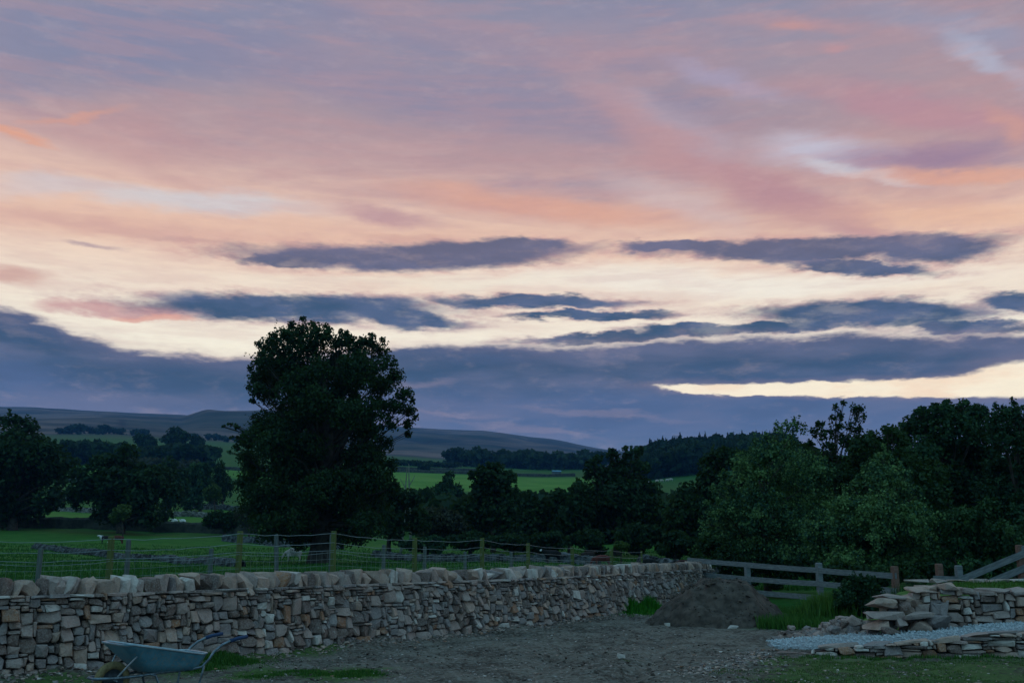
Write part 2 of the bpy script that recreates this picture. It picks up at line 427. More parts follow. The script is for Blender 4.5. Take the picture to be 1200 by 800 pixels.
def m_core(N, b): b.inputs['Base Color'].default_value = lc(.035, .03, .027)
def m_leaf(c0, c1, c2):
    def f(N, b):
        t = attr(N)
        c = N.ramp(t, [(0, c0), (.55, c1), (1, c2)])
        d = N.new('ShaderNodeBsdfDiffuse'); tr = N.new('ShaderNodeBsdfTranslucent')
        N.set(d.inputs[0], c); N.set(tr.inputs[0], N.mix(.5, c, lc(.10, .16, .02)))
        g = N.new('ShaderNodeBsdfGlossy'); g.inputs['Roughness'].default_value = .45; g.inputs[0].default_value = lc(.6, .7, .8)
        m1 = N.new('ShaderNodeMixShader'); m1.inputs[0].default_value = .18
        N.l.new(d.outputs[0], m1.inputs[1]); N.l.new(tr.outputs[0], m1.inputs[2])
        m2 = N.new('ShaderNodeMixShader'); m2.inputs[0].default_value = .012
        N.l.new(m1.outputs[0], m2.inputs[1]); N.l.new(g.outputs[0], m2.inputs[2])
        return m2.outputs[0]
    return f
def m_plain(col, n=0.3, scale=8, rough=None, metal=0, bm=0):
    def f(N, b):
        g = N.new('ShaderNodeTexCoord').outputs['Object']
        k = N.noise(g, scale, 5, .6)
        c = N.mix(N.maprange(k, .3, .7), lc(*[x*(1-n) for x in col]), lc(*[x*(1+n) for x in col]))
        N.set(b.inputs['Base Color'], c); b.inputs['Metallic'].default_value = metal
        if rough is not None: b.inputs['Roughness'].default_value = rough
        if bm: bump(N, b, k, bm, .02)
    return f
def m_wood(col, moss=None):
    def f(N, b):
        g = N.new('ShaderNodeTexCoord').outputs['Object']
        k = N.noise(N.mapping(g, scale=(1, 1, .12) if moss else (.15, 1, 1)), 40, 4, .6)
        c = N.mix(N.maprange(k, .3, .7), lc(*[x*.7 for x in col]), lc(*[x*1.25 for x in col]))
        if moss: c = N.mix(N.maprange(N.noise(g, 3, 4, .6), .4, .7, 0, .6), c, lc(*moss))
        N.set(b.inputs['Base Color'], c); bump(N, b, k, .4, .01)
    return f
M = {}
M['stone'] = material('sandstone', m_stone)
M['far_stone'] = material('field_wall_stone', m_far_stone)
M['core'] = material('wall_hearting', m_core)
M['leaf_dark'] = material('leaf_dark', m_leaf(lc(.008, .020, .010), lc(.014, .036, .014), lc(.030, .062, .020)))
M['leaf_mid'] = material('leaf_mid', m_leaf(lc(.008, .026, .014), lc(.018, .052, .026), lc(.048, .100, .036)))
M['leaf_birch'] = material('leaf_birch', m_leaf(lc(.005, .022, .015), lc(.018, .062, .040), (.125, .22, .075, 1)))
M['leaf_olive'] = material('leaf_olive', m_leaf(lc(.028, .05, .014), lc(.05, .085, .02), lc(.085, .13, .03)))
M['leaf_brown'] = material('leaf_brown', m_leaf(lc(.022, .024, .016), lc(.034, .038, .022), lc(.05, .055, .03)))
M['bark'] = material('bark', m_plain((.05, .043, .036), .4, 3, bm=.6))
M['rail'] = material('weathered_rail_wood', m_wood((.15, .165, .175)))
M['post_brown'] = material('brown_post_wood', m_wood((.16, .09, .07)))
M['post_green'] = material('treated_post_wood', m_wood((.10, .115, .04), (.07, .10, .03)))
M['post_grey'] = material('grey_post_wood', m_wood((.09, .105, .11), (.10, .13, .10)))
M['wire'] = material('galvanised_wire', m_plain((.24, .28, .30), .2, 5, .5, .3))
M['grass_blade'] = material('grass_blade', m_leaf(lc(.04, .09, .018), lc(.06, .15, .025), lc(.11, .20, .04)))
M['weed'] = material('weed_blade', m_leaf(lc(.02, .045, .018), lc(.035, .075, .03), lc(.06, .11, .03)))
M['gravel_chip'] = material('gravel_chip', m_plain((.38, .42, .45), .3, 20))
M['soil'] = material('soil', m_plain((.068, .052, .043), .45, 5, bm=.9))

def m_terrain(N, b):
    g = N.new('ShaderNodeNewGeometry').outputs['Position']
    dirt = attr(N, 'dirt'); lush = attr(N, 'lush'); moor = attr(N, 'moor'); moss = attr(N, 'moss')
    n1 = N.noise(g, 1.2, 6, .65); n2 = N.noise(g, 14, 5, .7); n3 = N.noise(g, .25, 4, .6)
    d = N.mix(N.maprange(n1, .35, .65), lc(.052, .041, .033), lc(.150, .128, .106))
    d = N.mix(N.maprange(n2, .42, .70, 0, .6), d, lc(.28, .26, .235))
    d = N.mix(N.maprange(n2, .45, .3, 0, .9), d, lc(.016, .014, .012))
    mo = N.mix(N.maprange(n2, .3, .7), lc(.032, .062, .018), lc(.075, .135, .032))
    mf = N.maprange(N.math('ADD', moss, N.math('MULTIPLY', N.math('SUBTRACT', N.math('ADD', n1, N.math('MULTIPLY', n2, .8)), .9), 1.6)), .35, .8, 0, .9)
    d = N.mix(mf, d, mo)
    fs = N.mapping(g, scale=(.5, .16, 1))
    gr = N.mix(N.maprange(N.noise(g, .5, 6, .7), .3, .7), lc(.014, .070, .012), lc(.032, .115, .018))
    gr = N.mix(N.maprange(n3, .45, .7, 0, .5), gr, lc(.05, .11, .025))
    gr = N.mix(N.maprange(N.noise(g, 2.5, 4, .7), .52, .68, 0, .55), gr, lc(.02, .045, .012))
    lu = N.mix(N.maprange(N.noise(g, .05, 4, .6), .35, .65), lc(.055, .17, .018), lc(.09, .21, .03))
    gr = N.mix(lush, gr, lu)
    vo = N.new('ShaderNodeTexVoronoi', feature='F1'); N.set(vo.inputs['Vector'], N.mapping(g, rot=.6, scale=(1, .7, 0))); vo.inputs['Scale'].default_value = .0028
    sp = N.new('ShaderNodeSeparateColor'); N.l.new(vo.outputs['Color'], sp.inputs[0])
    mr = N.mix(N.maprange(N.noise(N.mapping(g, scale=(1, 1.6, 1)), .004, 6, .65), .35, .65), lc(.012, .024, .016), lc(.16, .11, .085))
    mr = N.mix(N.maprange(sp.outputs[0], .35, .6, 0, .5), mr, lc(.016, .036, .018))
    mr = N.mix(N.maprange(N.noise(g, .02, 5, .7), .5, .65, 0, .45), mr, lc(.010, .018, .014))
    vd = N.new('ShaderNodeTexVoronoi', feature='DISTANCE_TO_EDGE'); N.set(vd.inputs['Vector'], N.mapping(g, rot=.6, scale=(1, .7, 0))); vd.inputs['Scale'].default_value = .0028
    mr = N.mix(N.maprange(vd.outputs['Distance'], .03, .0, 0, .7), mr, lc(.010, .014, .012))
    gr = N.mix(moor, gr, mr)
    c = N.mix(dirt, gr, d)
    N.set(b.inputs['Base Color'], c)
    n = N.new('ShaderNodeBump'); n.inputs['Strength'].default_value = .8; n.inputs['Distance'].default_value = .03
    N.set(n.inputs['Height'], N.math('ADD', n2, N.math('MULTIPLY', N.noise(g, 50, 3, .7), .5))); N.l.new(n.outputs[0], b.inputs['Normal'])
M['terrain'] = material('ground_and_fields', m_terrain, .95, .1)

# ---------------------------------------------------------------- ground: one sheet to the horizon
def build_ground():
    rr = np.concatenate([[3, 5, 7, 8.5], np.arange(10, 36, .085), np.geomspace(36, 4600, 300)])
    fineA = np.radians(np.arange(-36, 36.01, .2))
    coarse = np.radians(np.concatenate([np.arange(-180, -36, 6), ]))
    ang = np.concatenate([coarse, fineA, np.radians(np.arange(42, 180, 6))])
    na, nr = len(ang), len(rr)
    A, R = np.meshgrid(ang, rr, indexing='ij')
    X = (np.sin(A)*R).ravel(); Y = (np.cos(A)*R).ravel(); Z = H(X, Y)
    V = np.stack([X, Y, Z], 1); V = np.vstack([V, [0, 0, 0]])
    i = np.arange(na)[:, None]; j = np.arange(nr-1)[None, :]; i2 = (i+1) % na
    q = np.stack([i*nr+j, i*nr+j+1, i2*nr+j+1, i2*nr+j], -1).reshape(-1, 4)
    fan = np.stack([np.full(na, len(V)-1), np.arange(na)*nr, ((np.arange(na)+1) % na)*nr], 1)
    faces = np.vstack([q[:, [0, 1, 2]], q[:, [0, 2, 3]], fan])
    me = mesh_np('ground', V, faces, smooth=True)
    x, y = V[:, 0], V[:, 1]; r = np.hypot(x, y)
    dirt = yard(x, y)
    # grass verge on the far right of the yard beyond the heap
    dirt = dirt*(1-sstep(20.3, 21.5, y)*sstep(4.2, 5.4, x))
    dirt = dirt*(1-sstep(26, 30, y))
    moss = sstep(2.4, 4.2, x+(15-y)*.35+vnoise(x, y, 5)*1.5)*(1-sstep(14.6, 16.6, y))*.75
    for (px, py, hw, hh) in [(240, 778, 55, 15), (400, 790, 60, 9), (300, 790, 40, 8), (320, 770, 30, 5), (360, 764, 40, 5), (60, 800, 60, 7), (880, 700, 10, 3)]:
        c = at(px, py, 1); k = 1.6/(1.6-c.z); cx, cy = c.x*k, k
        sx = hw/F*cy; sy = hh*cy*cy/F/1.6
        moss = np.maximum(moss, np.exp(-((x-cx)/sx)**2-((y-cy)/sy)**2)*1.1)
    lush = sstep(330, 350, y)*(1-sstep(500, 520, y))*sstep(-.16, -.13, x/np.maximum(y, 1))*(1-sstep(.07, .1, x/np.maximum(y, 1)))
    lush = np.maximum(lush, sstep(380, 385, y)*(1-sstep(430, 440, y))*(x/np.maximum(y,1) < -.1)*.8)
    lush = np.maximum(lush, sstep(135, 140, y)*(1-sstep(205, 215, y))*.5)
    lush = np.maximum(lush, sstep(55, 65, y)*(1-sstep(105, 128, y))*.26)
    moor = sstep(900, 1500, r+vnoise(x/200, y/200, 8)*500)
    for nm, a in (('dirt', dirt), ('moss', moss), ('lush', lush), ('moor', moor)):
        at_ = me.attributes.new(nm, 'FLOAT', 'POINT'); at_.data.foreach_set('value', np.asarray(a, np.float32))
    o = link('ground', me, M['terrain']); tag(o, 'stony trodden yard, green pasture and the far fells', kind='structure')
build_ground()
# ---------------------------------------------------------------- stones
def pack(W, Hh, cell, sizes, rng, first_rows=None):
    nx, nz = int(W/cell), int(Hh/cell); g = np.zeros((nx, nz), bool); out = []
    for j in range(nz):
        i = 0
        while i < nx:
            if g[i, j]: i += 1; continue
            w, h = rng.choice(sizes(j/nz, rng))
            while h > 1 and (j+h > nz): h -= 1
            w = min(w, nx-i)
            ww = 1
            while ww < w and not g[i+ww, j:j+h].any(): ww += 1
            g[i:i+ww, j:j+h] = True
            out.append((i*cell, j*cell, (i+ww)*cell, (j+h)*cell)); i += ww
    return out
def stone_poly(u0, v0, u1, v1, rng, warp, gap):
    """front outline of a stone in wall coordinates"""
    w, h = u1-u0, v1-v0; g = min(gap, .16*min(w, h))
    cs = [(u0+g, v0+g), (u1-g, v0+g), (u1-g, v1-g), (u0+g, v1-g)]
    cs = [(c[0]+rng.uniform(-.13, .10)*min(w, h*2), c[1]+rng.uniform(-.15, .15)*min(h, w*1.5)) for c in cs]
    out = []
    for k in range(4):
        p, c, n = cs[k-1], cs[k], cs[(k+1) % 4]
        sh = rng.random() < .6; a = rng.uniform(.02, .08) if sh else rng.uniform(.1, .45); b = rng.uniform(.02, .08) if sh else rng.uniform(.1, .35)
        out.append((c[0]+(p[0]-c[0])*a, c[1]+(p[1]-c[1])*a)); out.append((c[0]+(n[0]-c[0])*b, c[1]+(n[1]-c[1])*b))
    return [warp(*q) for q in out]
def stone_mesh(poly, rng, depth=.09, proud=None):
    """local (u, out, v) vertices and faces of one face stone"""
    n = len(poly); cu = sum(p[0] for p in poly)/n; cv = sum(p[1] for p in poly)/n
    size = max(p[0] for p in poly)-min(p[0] for p in poly)
    pr = rng.uniform(0, .035)+(rng.uniform(.02, .06) if rng.random() < .07 else 0) if proud is None else proud
    tu, tv = rng.uniform(-.4, .4), rng.uniform(-.62, .25)
    V = []; 
    for u, v in poly: V.append((cu+(u-cu)*.97, -depth, cv+(v-cv)*.97))
    for u, v in poly: V.append((u, pr-.012+(u-cu)*tu+(v-cv)*tv+rng.uniform(-.006, .006), v))
    f = rng.uniform(.74, .92)
    for u, v in poly: V.append((cu+(u-cu)*f, pr+.010+(u-cu)*tu+(v-cv)*tv+rng.uniform(-.010, .012), cv+(v-cv)*f))
    V.append((cu+rng.uniform(-.2, .2)*size*.4, pr+.014+rng.uniform(-.008, .016), cv))
    Fs = []
    for r in (0, 1):
        for k in range(n):
            a, b = r*n+k, r*n+(k+1) % n
            Fs.append((a, b, b+n, a+n))
    for k in range(n): Fs.append((2*n+k, 2*n+(k+1) % n, 3*n))
    return V, Fs
def hull_rock(rng, sx, sy, sz, n=12, box=.6, rough=0):
    bm = bmesh.new()
    for k in range(n):
        v = Vector((rng.gauss(0, 1), rng.gauss(0, 1), rng.gauss(0, 1))).normalized()
        v = Vector([max(-box, min(box, c))/box for c in v])
        bm.verts.new((v.x*sx/2*rng.uniform(.85, 1), v.y*sy/2*rng.uniform(.85, 1), v.z*sz/2*rng.uniform(.85, 1)))
    r = bmesh.ops.convex_hull(bm, input=bm.verts)
    bmesh.ops.delete(bm, geom=[v for v in bm.verts if not v.link_faces], context='VERTS')
    bm.verts.index_update()
    if rough:
        bmesh.ops.subdivide_edges(bm, edges=bm.edges[:], cuts=1, use_grid_fill=True, smooth=.05)
        bm.normal_update(); m = min(sx, sy, sz)
        for v in bm.verts: v.co += v.normal*rng.uniform(-.045, .03)*m*rough+Vector((rng.uniform(-1, 1), rng.uniform(-1, 1), rng.uniform(-1, 1)))*m*.03*rough
        bmesh.ops.triangulate(bm, faces=[f for f in bm.faces if len(f.verts) > 4]); bm.verts.index_update()
    V = [v.co.copy() for v in bm.verts]; Fs = [tuple(v.index for v in f.verts) for f in bm.faces]
    bm.free(); return V, Fs
def single(name, V, Fs, tint, mat, parent=None, label=None):
    c = sum((Vector(v) for v in V), Vector())/len(V)
    me = bpy.data.meshes.new(name); me.from_pydata([tuple(Vector(v)-c) for v in V], [], Fs); me.update()
    a = me.attributes.new('tint', 'FLOAT', 'POINT'); a.data.foreach_set('value', [tint]*len(V))
    o = link(name, me, mat, parent); 
    o.location = c-(parent.location if parent else Vector())
    if label: o['label'] = label
    return o

# the long drystone wall in the foreground
WP = [(-14, 9.0), (-10.5, 10.9), (-6.8, 13.0), (-4.7, 15.0), (-2.4, 18.0), (0, 21.0), (2.1, 24.5), (5.3, 30.5), (6.0, 31.8)]
def catmull(P, n=12):
    out = []
    for i in range(len(P)-1):
        p0, p1, p2, p3 = P[max(i-1, 0)], P[i], P[i+1], P[min(i+2, len(P)-1)]
        for k in range(n):
            t = k/n
            out.append(tuple(.5*((2*b)+(-a+c)*t+(2*a-5*b+4*c-d)*t*t+(-a+3*b-3*c+d)*t**3) for a, b, c, d in zip(p0, p1, p2, p3)))
    return out+[P[-1]]
class Path:
    def __init__(s, P, smooth=True):
        P = catmull(P) if smooth else P
        s.p = np.array(P, float); s.s = np.concatenate([[0], np.cumsum(np.hypot(*np.diff(s.p, axis=0).T))]); s.L = s.s[-1]
    def at(s, u):
        u = min(max(u, 0), s.L-1e-6); i = int(np.searchsorted(s.s, u, side='right'))-1
        t = (u-s.s[i])/(s.s[i+1]-s.s[i]); p = s.p[i]*(1-t)+s.p[i+1]*t
        d = s.p[i+1]-s.p[i]; d = d/np.hypot(*d)
        return p, d
def wall_point(path, u, out, v, half=.30, batter=.09):
    p, d = path.at(u); n = (d[1], -d[0])           # towards the camera side
    o = half+out-batter*v
    return (p[0]+n[0]*o, p[1]+n[1]*o, v)
def pxw(P):
    """pixels per metre at a point"""
    return F/max(P[1], 1)

def core_block(path, u0, u1, top, half, name, parent, z0=-.3, batter=.09, mat=None):
    mb = MB(); n = max(2, int((u1-u0)/.5)); prof = [(half-.06, z0), (half-.06-batter*top, top), (-half+.06+batter*top, top), (-half+.06, z0)]
    for k in range(n+1):
        p, d = path.at(u0+(u1-u0)*k/n); nn = (d[1], -d[0])
        for o, z in prof: mb.v.append((p[0]+nn[0]*o-parent.location.x, p[1]+nn[1]*o-parent.location.y, z-parent.location.z)); mb.t.append(.5)
    for k in range(n):
        for q in range(4): mb.f.append((k*4+q, (k+1)*4+q, (k+1)*4+(q+1) % 4, k*4+(q+1) % 4))
    mb.f.append((0, 1, 2, 3)); mb.f.append((n*4+3, n*4+2, n*4+1, n*4))
    return mb.build(name, mat or M['core'], parent)

def build_long_wall():
    rng = random.Random(11)
    path = Path(WP); root = empty('drystone_wall', (-2.4, 18.0, 0), label='long drystone wall of brown stones with upright coping running away across the yard', cat='stone wall')
    top = 1.02
    core_block(path, 0, path.L, top-.03, .30, 'hearting', root)
    def sizes(v, r):
        if v < .22: return [(6, 4), (4, 3), (5, 3), (3, 3), (3, 2), (4, 4), (2, 2)]
        if v > .9: return [(7, 1), (6, 2), (4, 1), (5, 1)]
        return [(2, 2), (3, 2), (3, 3), (4, 3), (2, 1), (3, 1), (4, 2), (2, 3), (2, 2), (3, 2), (1, 1), (5, 1), (4, 1), (2, 3), (5, 4), (5, 4), (4, 4), (6, 3), (4, 5)] if v < .7 else [(2, 2), (3, 2), (4, 2), (2, 1), (3, 1), (4, 1), (1, 1), (2, 2), (1, 2), (3, 3), (5, 2)]
    cell = .047
    rects = pack(path.L, top+.03, cell, sizes, rng)
    def warp(u, v):
        k = min(v, top+.02-v)/.25; k = max(0, min(1, k))
        return (u+float(vnoise(u*2.2, v*3, 4))*.05, v+float(vnoise(u*1.1, v*2.2, 7))*.10*k)
    items = []
    for (u0, v0, u1, v1) in rects:
        pr = None
        if v0 > top-.09: pr = rng.uniform(.03, .08)       # flat through-stones under the coping
        poly = stone_poly(u0, v0, u1, v1, rng, warp, .0035)
        V, Fs = stone_mesh(poly, rng, proud=pr)
        W = [wall_point(path, *v) for v in V]
        t = rng.random()
        if W[0][0] > 3.0 and rng.random() < .8: t = rng.choice([.05, .4, .66, .7])   # darker mossy far end
        vis = abs(W[0][0]/max(W[0][1], 1)) < .535
        area = (u1-u0)*(v1-v0)*pxw(W[0])**2*(1 if vis else 0)
        items.append((area, W, Fs, t))
    items.sort(key=lambda q: -q[0])
    for a, W, Fs, t in items[:298]: single('stone', W, Fs, t, M['stone'], root)
    mb = MB(); o = root.location
    for a, W, Fs, t in items[298:]: mb.add([(w[0]-o.x, w[1]-o.y, w[2]-o.z) for w in W], Fs, t)
    tag(mb.build('small_stones', M['stone'], root), kind='stuff')
    # rough back face, seen only from a step aside
    mb = MB()
    for (u0, v0, u1, v1) in pack(path.L, top, .16, lambda v, r: [(1, 1), (2, 1), (1, 1), (2, 2)], rng):
        V, Fs = stone_mesh(stone_poly(u0, v0, u1, v1, rng, lambda u, v: (u, v), .008), rng)
        W = []
        for u, q, v in V:
            p, d = path.at(u); k = .30+q-.09*v; W.append((p[0]-d[1]*k-o.x, p[1]+d[0]*k-o.y, v-o.z))
        mb.add(W, [f[::-1] for f in Fs], rng.random())
    tag(mb.build('rear_stones', M['stone'], root), kind='stuff')
    # coping: upright slabs leaning either way
    u = 0; k = 0; cops = []
    lean = 0
    while u < path.L-.05:
        if rng.random() < .25: lean = rng.uniform(-.25, .35)
        w = rng.choice([.07, .09, .10, .12, .14, .16, .2, .12, .10, .26, .22])
        if w > .19: hgt = rng.uniform(.22, .27); ln = rng.uniform(-.1, .1)
        else: hgt = rng.uniform(.24, .31); ln = lean+rng.uniform(-.14, .14)
        V, Fs = hull_rock(rng, w*1.16, rng.uniform(.38, .48), hgt, rng.choice([14, 18, 22]), rng.uniform(.46, .58), .7)
        p, d = path.at(u+w/2); ang = math.atan2(d[1], d[0])
        Mx = Matrix.Translation((p[0], p[1], top+hgt*.40-.02)) @ Matrix.Rotation(ang+rng.uniform(-.2, .2), 4, 'Z') @ Matrix.Rotation(ln, 4, 'Y') @ Matrix.Rotation(rng.uniform(-.12, .12), 4, 'X')
        V = [Mx @ v for v in V]
        t = rng.choice([.2, .3, .45, .55, .6, .8, .85, .92, .1, .52])
        if rng.random() < .02: t = .95
        vis = abs(V[0].x/V[0].y) < .545
        cops.append((pxw(V[0]) if vis else 0, V, Fs, t)); u += w*rng.uniform(.9, 1.05)
    cops.sort(key=lambda q: -q[0])
    rest = MB()
    for a, V, Fs, t in cops:
        if a > 0 and k < 295: single('coping_stone', V, Fs, t, M['stone'], root); k += 1
        else: rest.add([v-o for v in V], Fs, t)
    if rest.v: tag(rest.build('more_coping', M['stone'], root), kind='stuff')
build_long_wall()

# low retaining wall, gravel ramp, upper wall and terrace on the right
def rprof(x, pts): return float(np.interp(x, [p[0] for p in pts], [p[1] for p in pts]))
LOWTOP = [(4.5, .04), (5.0, .13), (6.0, .21), (7.0, .30), (8.0, .40), (9, .46), (11, .55), (13, .6)]
RAMPFAR = [(3.6, .02), (5, .12), (6.0, .20), (7.2, .31), (9, .44), (11, .55), (13, .6)]
def build_right():
    rng = random.Random(23)
    # ---- gravel ramp
    nx, ny = 90, 22; V = []
    for i in range(nx+1):
        x = 4.25+(12.6-4.25)*i/nx
        near = np.interp(x, [4.25, 4.7, 5.3, 13], [17.2, 16.45, 16.0, 15.55]); far = np.interp(x, [4.25, 4.8, 6, 13], [17.5, 17.9, 17.6, 17.5])
        for j in range(ny+1):
            t = j/ny; y = near+(far-near)*t
            z = rprof(x, LOWTOP)*(1-t)+rprof(x, RAMPFAR)*t+float(fbm(x*2.2, y*2.2, 3, 90))*.03+.035*math.sin(math.pi*t)
            if j in (0, ny) or i == 0: z -= .14 if i == 0 or x < 4.5 or j == ny else .02
            V.append((x, y, z))
    Fq = np.array([(i*(ny+1)+j, (i+1)*(ny+1)+j, (i+1)*(ny+1)+j+1, i*(ny+1)+j+1) for i in range(nx) for j in range(ny)])
    o = link('gravel_path', mesh_np('gravel_path', V, Fq, smooth=True), M['gravel_sheet']); tag(o, 'pale gravel ramp rising to the right between low stone walls', kind='structure')
    mb = MB()
    for k in range(3200):
        i = rng.randrange(nx-1); j = rng.randrange(1, ny-1); p = V[i*(ny+1)+j]; s = rng.uniform(.012, .032)
        q = Vector((p[0]+rng.uniform(-.06, .06), p[1]+rng.uniform(-.04, .04), p[2]+s*.3))
        mb.add([q+Vector((s, 0, 0)), q+Vector((-.4*s, .8*s, 0)), q+Vector((-.5*s, -.8*s, 0)), q+Vector((0, 0, s*.9))], [(0, 1, 3), (1, 2, 3), (2, 0, 3)], rng.random())
    tag(mb.build('gravel_chippings', M['gravel_chip']), 'loose pale chippings strewn over the gravel ramp', 'gravel', kind='stuff')
    # ---- lower wall
    P1 = Path([(4.2, 16.35), (5.2, 15.95), (7, 15.7), (9, 15.5), (13, 15.3)], True)
    root = empty('retaining_wall', (7, 15.7, 0), label='low retaining wall of flat stones along the front of the gravel ramp', cat='stone wall')
    cell = .045
    def sizes(v, r): return [(4, 2), (6, 2), (3, 1), (5, 1), (7, 2), (8, 1), (3, 3), (2, 1), (5, 3), (9, 2)]
    rects = pack(P1.L, .62, cell, sizes, rng)
    its = []
    for (u0, v0, u1, v1) in rects:
        p, d = P1.at((u0+u1)/2); tp = rprof(p[0], LOWTOP)
        if v0 > tp-.01: continue
        if v1 > tp+.03: v1 = tp+.02
        if v1-v0 < .02: continue
        poly = stone_poly(u0, v0, u1, v1, rng, lambda u, v: (u+float(vnoise(u*2, v*3, 3))*.05, v+float(vnoise(u*1.5, v*3, 8))*.035), .005)
        Vv, Fs = stone_mesh(poly, rng, depth=.12, proud=(rng.uniform(.03, .09) if v1 > tp-.05 else None))
        W = [wall_point(P1, u, q, v, half=.12, batter=.05) for u, q, v in Vv]
        its.append((W, Fs, rng.choice([.3, .6, .05, .66, .2, .97, .92, .5, .94, .4])))
    for W, Fs, t in its: single('stone', W, Fs, t, M['stone'], root)
    # flat cap slabs, slightly tipped
    u = .1
    while u < P1.L-.2:
        w = rng.uniform(.28, .75); p, d = P1.at(u+w/2); tp = rprof(p[0], LOWTOP)
        if tp > .1:
            Vv, Fs = hull_rock(rng, w, rng.uniform(.26, .4), rng.uniform(.05, .085), 14, .55, 1)
            Mx = Matrix.Translation((p[0], p[1]-.02, tp+.02)) @ Matrix.Rotation(math.atan2(d[1], d[0])+rng.uniform(-.08, .08), 4, 'Z') @ Matrix.Rotation(-.08+rng.uniform(-.06, .06), 4, 'Y')
            single('cap_slab', [Mx @ v for v in Vv], Fs, rng.choice([.2, .4, .8, .55, .36]), M['stone'], root)
        u += w*.95
    # body behind the faces
    mb = MB(); o = root.location
    for k in range(40):
        p, d = P1.at(P1.L*k/39); tp = rprof(p[0], LOWTOP)-.02
        for yy, z in ((-.04, -.2), (-.04, tp), (.5, tp-.02), (.5, -.2)): mb.v.append((p[0]-o.x, p[1]+yy-o.y, z)); mb.t.append(.5)
    for k in range(39):
        for q in range(4): mb.f.append((k*4+q, (k+1)*4+q, (k+1)*4+(q+1) % 4, k*4+(q+1) % 4))
    mb.build('hearting', M['core'], root)
    # ---- upper wall of larger squared stones
    UT = [(6.0, .30), (6.1, .62), (6.3, .78), (6.55, .84), (7.0, .93), (7.4, .97), (7.65, .89), (8.6, .89), (9.0, .97), (13, 1.05)]
    P2 = Path([(6.0, 17.5), (6.6, 17.35), (8, 17.3), (10, 17.3), (13, 17.3)], True)
    root = empty('terrace_wall', (7.4, 17.4, 0), label='taller unfinished drystone wall of big squared blocks above the gravel ramp', cat='stone wall')
    cell = .06
    def sizes(v, r): return [(4, 2), (5, 2), (3, 2), (5, 3), (4, 3), (2, 2), (6, 2), (3, 1), (4, 1), (7, 2)]
    its = []
    for (u0, v0, u1, v1) in pack(P2.L, 1.14, cell, sizes, rng):
        p, d = P2.at((u0+u1)/2); tp = rprof(p[0], UT)
        if v1 < rprof(p[0], RAMPFAR)-.08: continue
        if v0 > tp-.04: continue
        v1 = min(v1, tp+.04)
        poly = stone_poly(u0, v0, u1, v1, rng, lambda u, v: (u+float(vnoise(u*2, v*3, 13))*.06, v+float(vnoise(u*1.2, v*2, 18))*.05), .006)
        Vv, Fs = stone_mesh(poly, rng, depth=.16)
        W = [wall_point(P2, u, q, v, half=.16, batter=.08) for u, q, v in Vv]
        its.append((W, Fs, rng.choice([.3, .3, .6, .2, .2, .97, .66, .5, .55, .94, .8, .85])))
    for W, Fs, t in its: single('stone', W, Fs, t, M['stone'], root)
    u = .7
    while u < P2.L-.2:
        w = rng.uniform(.3, .6); p, d = P2.at(u+w/2); tp = rprof(p[0], UT); hh = rng.uniform(.07, .13)
        Vv, Fs = hull_rock(rng, w, .42, hh, 14, .55, 1)
        Mx = Matrix.Translation((p[0], p[1]-.02, tp+.03)) @ Matrix.Rotation(rng.uniform(-.12, .12), 4, 'Z') @ Matrix.Rotation(rng.uniform(-.10, .06), 4, 'Y')
        single('cap_slab', [Mx @ v for v in Vv], Fs, rng.choice([.2, .55, .8, .85, .5]), M['stone'], root); u += w*.98
    # ragged left end: stepped slabs and one big split boulder
    for (px, py, w, h, Y, ry, t) in [(1032, 706, .50, .17, 17.2, .05, .55), (1060, 712, .26, .2, 17.2, -.3, .6), (1036, 720, .62, .13, 17.1, .02, .8), (1025, 730, .40, .2, 17.1, 0, .52),
                                     (1072, 721, .55, .09, 17.0, -.12, .82), (1048, 700, .6, .12, 17.4, .1, .85), (1078, 705, .66, .30, 17.35, .12, .5), (1078, 733, .42, .17, 17.0, -.1, .52),
                                     (1055, 728, .16, .16, 17.0, 0, .82), (1100, 712, .22, .3, 17.25, 0, .3), (1084, 690, .26, .14, 17.5, 0, .55), (1098, 729, .46, .24, 17.05, 0, .3),
                                     (1043, 737, .36, .13, 16.95, 0, .66)]:
        c = at(px, py, Y); Vv, Fs = hull_rock(rng, w, .5, h, 14, .58, 1)
        Mx = Matrix.Translation(c) @ Matrix.Rotation(rng.uniform(-.2, .2), 4, 'Z') @ Matrix.Rotation(ry, 4, 'Y')
        single('end_block', [Mx @ v for v in Vv], Fs, t, M['stone'], root)
    # back row of flat stones behind the grass strip
    x = 7.2
    while x < 11:
        w = rng.uniform(.25, .5); Vv, Fs = hull_rock(rng, w, .3, rng.uniform(.05, .09), 14, .5)
        Mx = Matrix.Translation((x+w/2, 18.9+rng.uniform(-.05, .05), 1.045)) @ Matrix.Rotation(rng.uniform(-.3, .3), 4, 'Z')
        single('back_slab', [Mx @ v for v in Vv], Fs, rng.choice([.82, .85, .55, .92]), M['stone'], root); x += w
    # terrace earth
    mb = MB()
    xs = [6.2, 6.7, 7.1, 8, 9, 10, 11, 12, 13.5]; zt = [.10, .35, .70, .88, .89, .92, .95, .97, 1.0]
    prof = [(17.25, None, -.05), (17.3, 0, -.03), (17.8, 0, 0), (18.9, 0, .13), (19.4, 0, -.1), (20.4, None, 0)]
    for x, z in zip(xs, zt):
        for y, k, dz in prof: mb.v.append((x, y, (-.2 if k is None else z+dz))); mb.t.append(.5)
    m = len(prof)
    for i in range(len(xs)-1):
        for j in range(m-1): mb.f.append((i*m+j, (i+1)*m+j, (i+1)*m+j+1, i*m+j+1))
    mb.f.append(tuple(range(m-1, -1, -1)))
    tag(mb.build('terrace', M['turf']), 'grass topped earth terrace behind the upper stone wall', kind='structure')
    gr = MB()
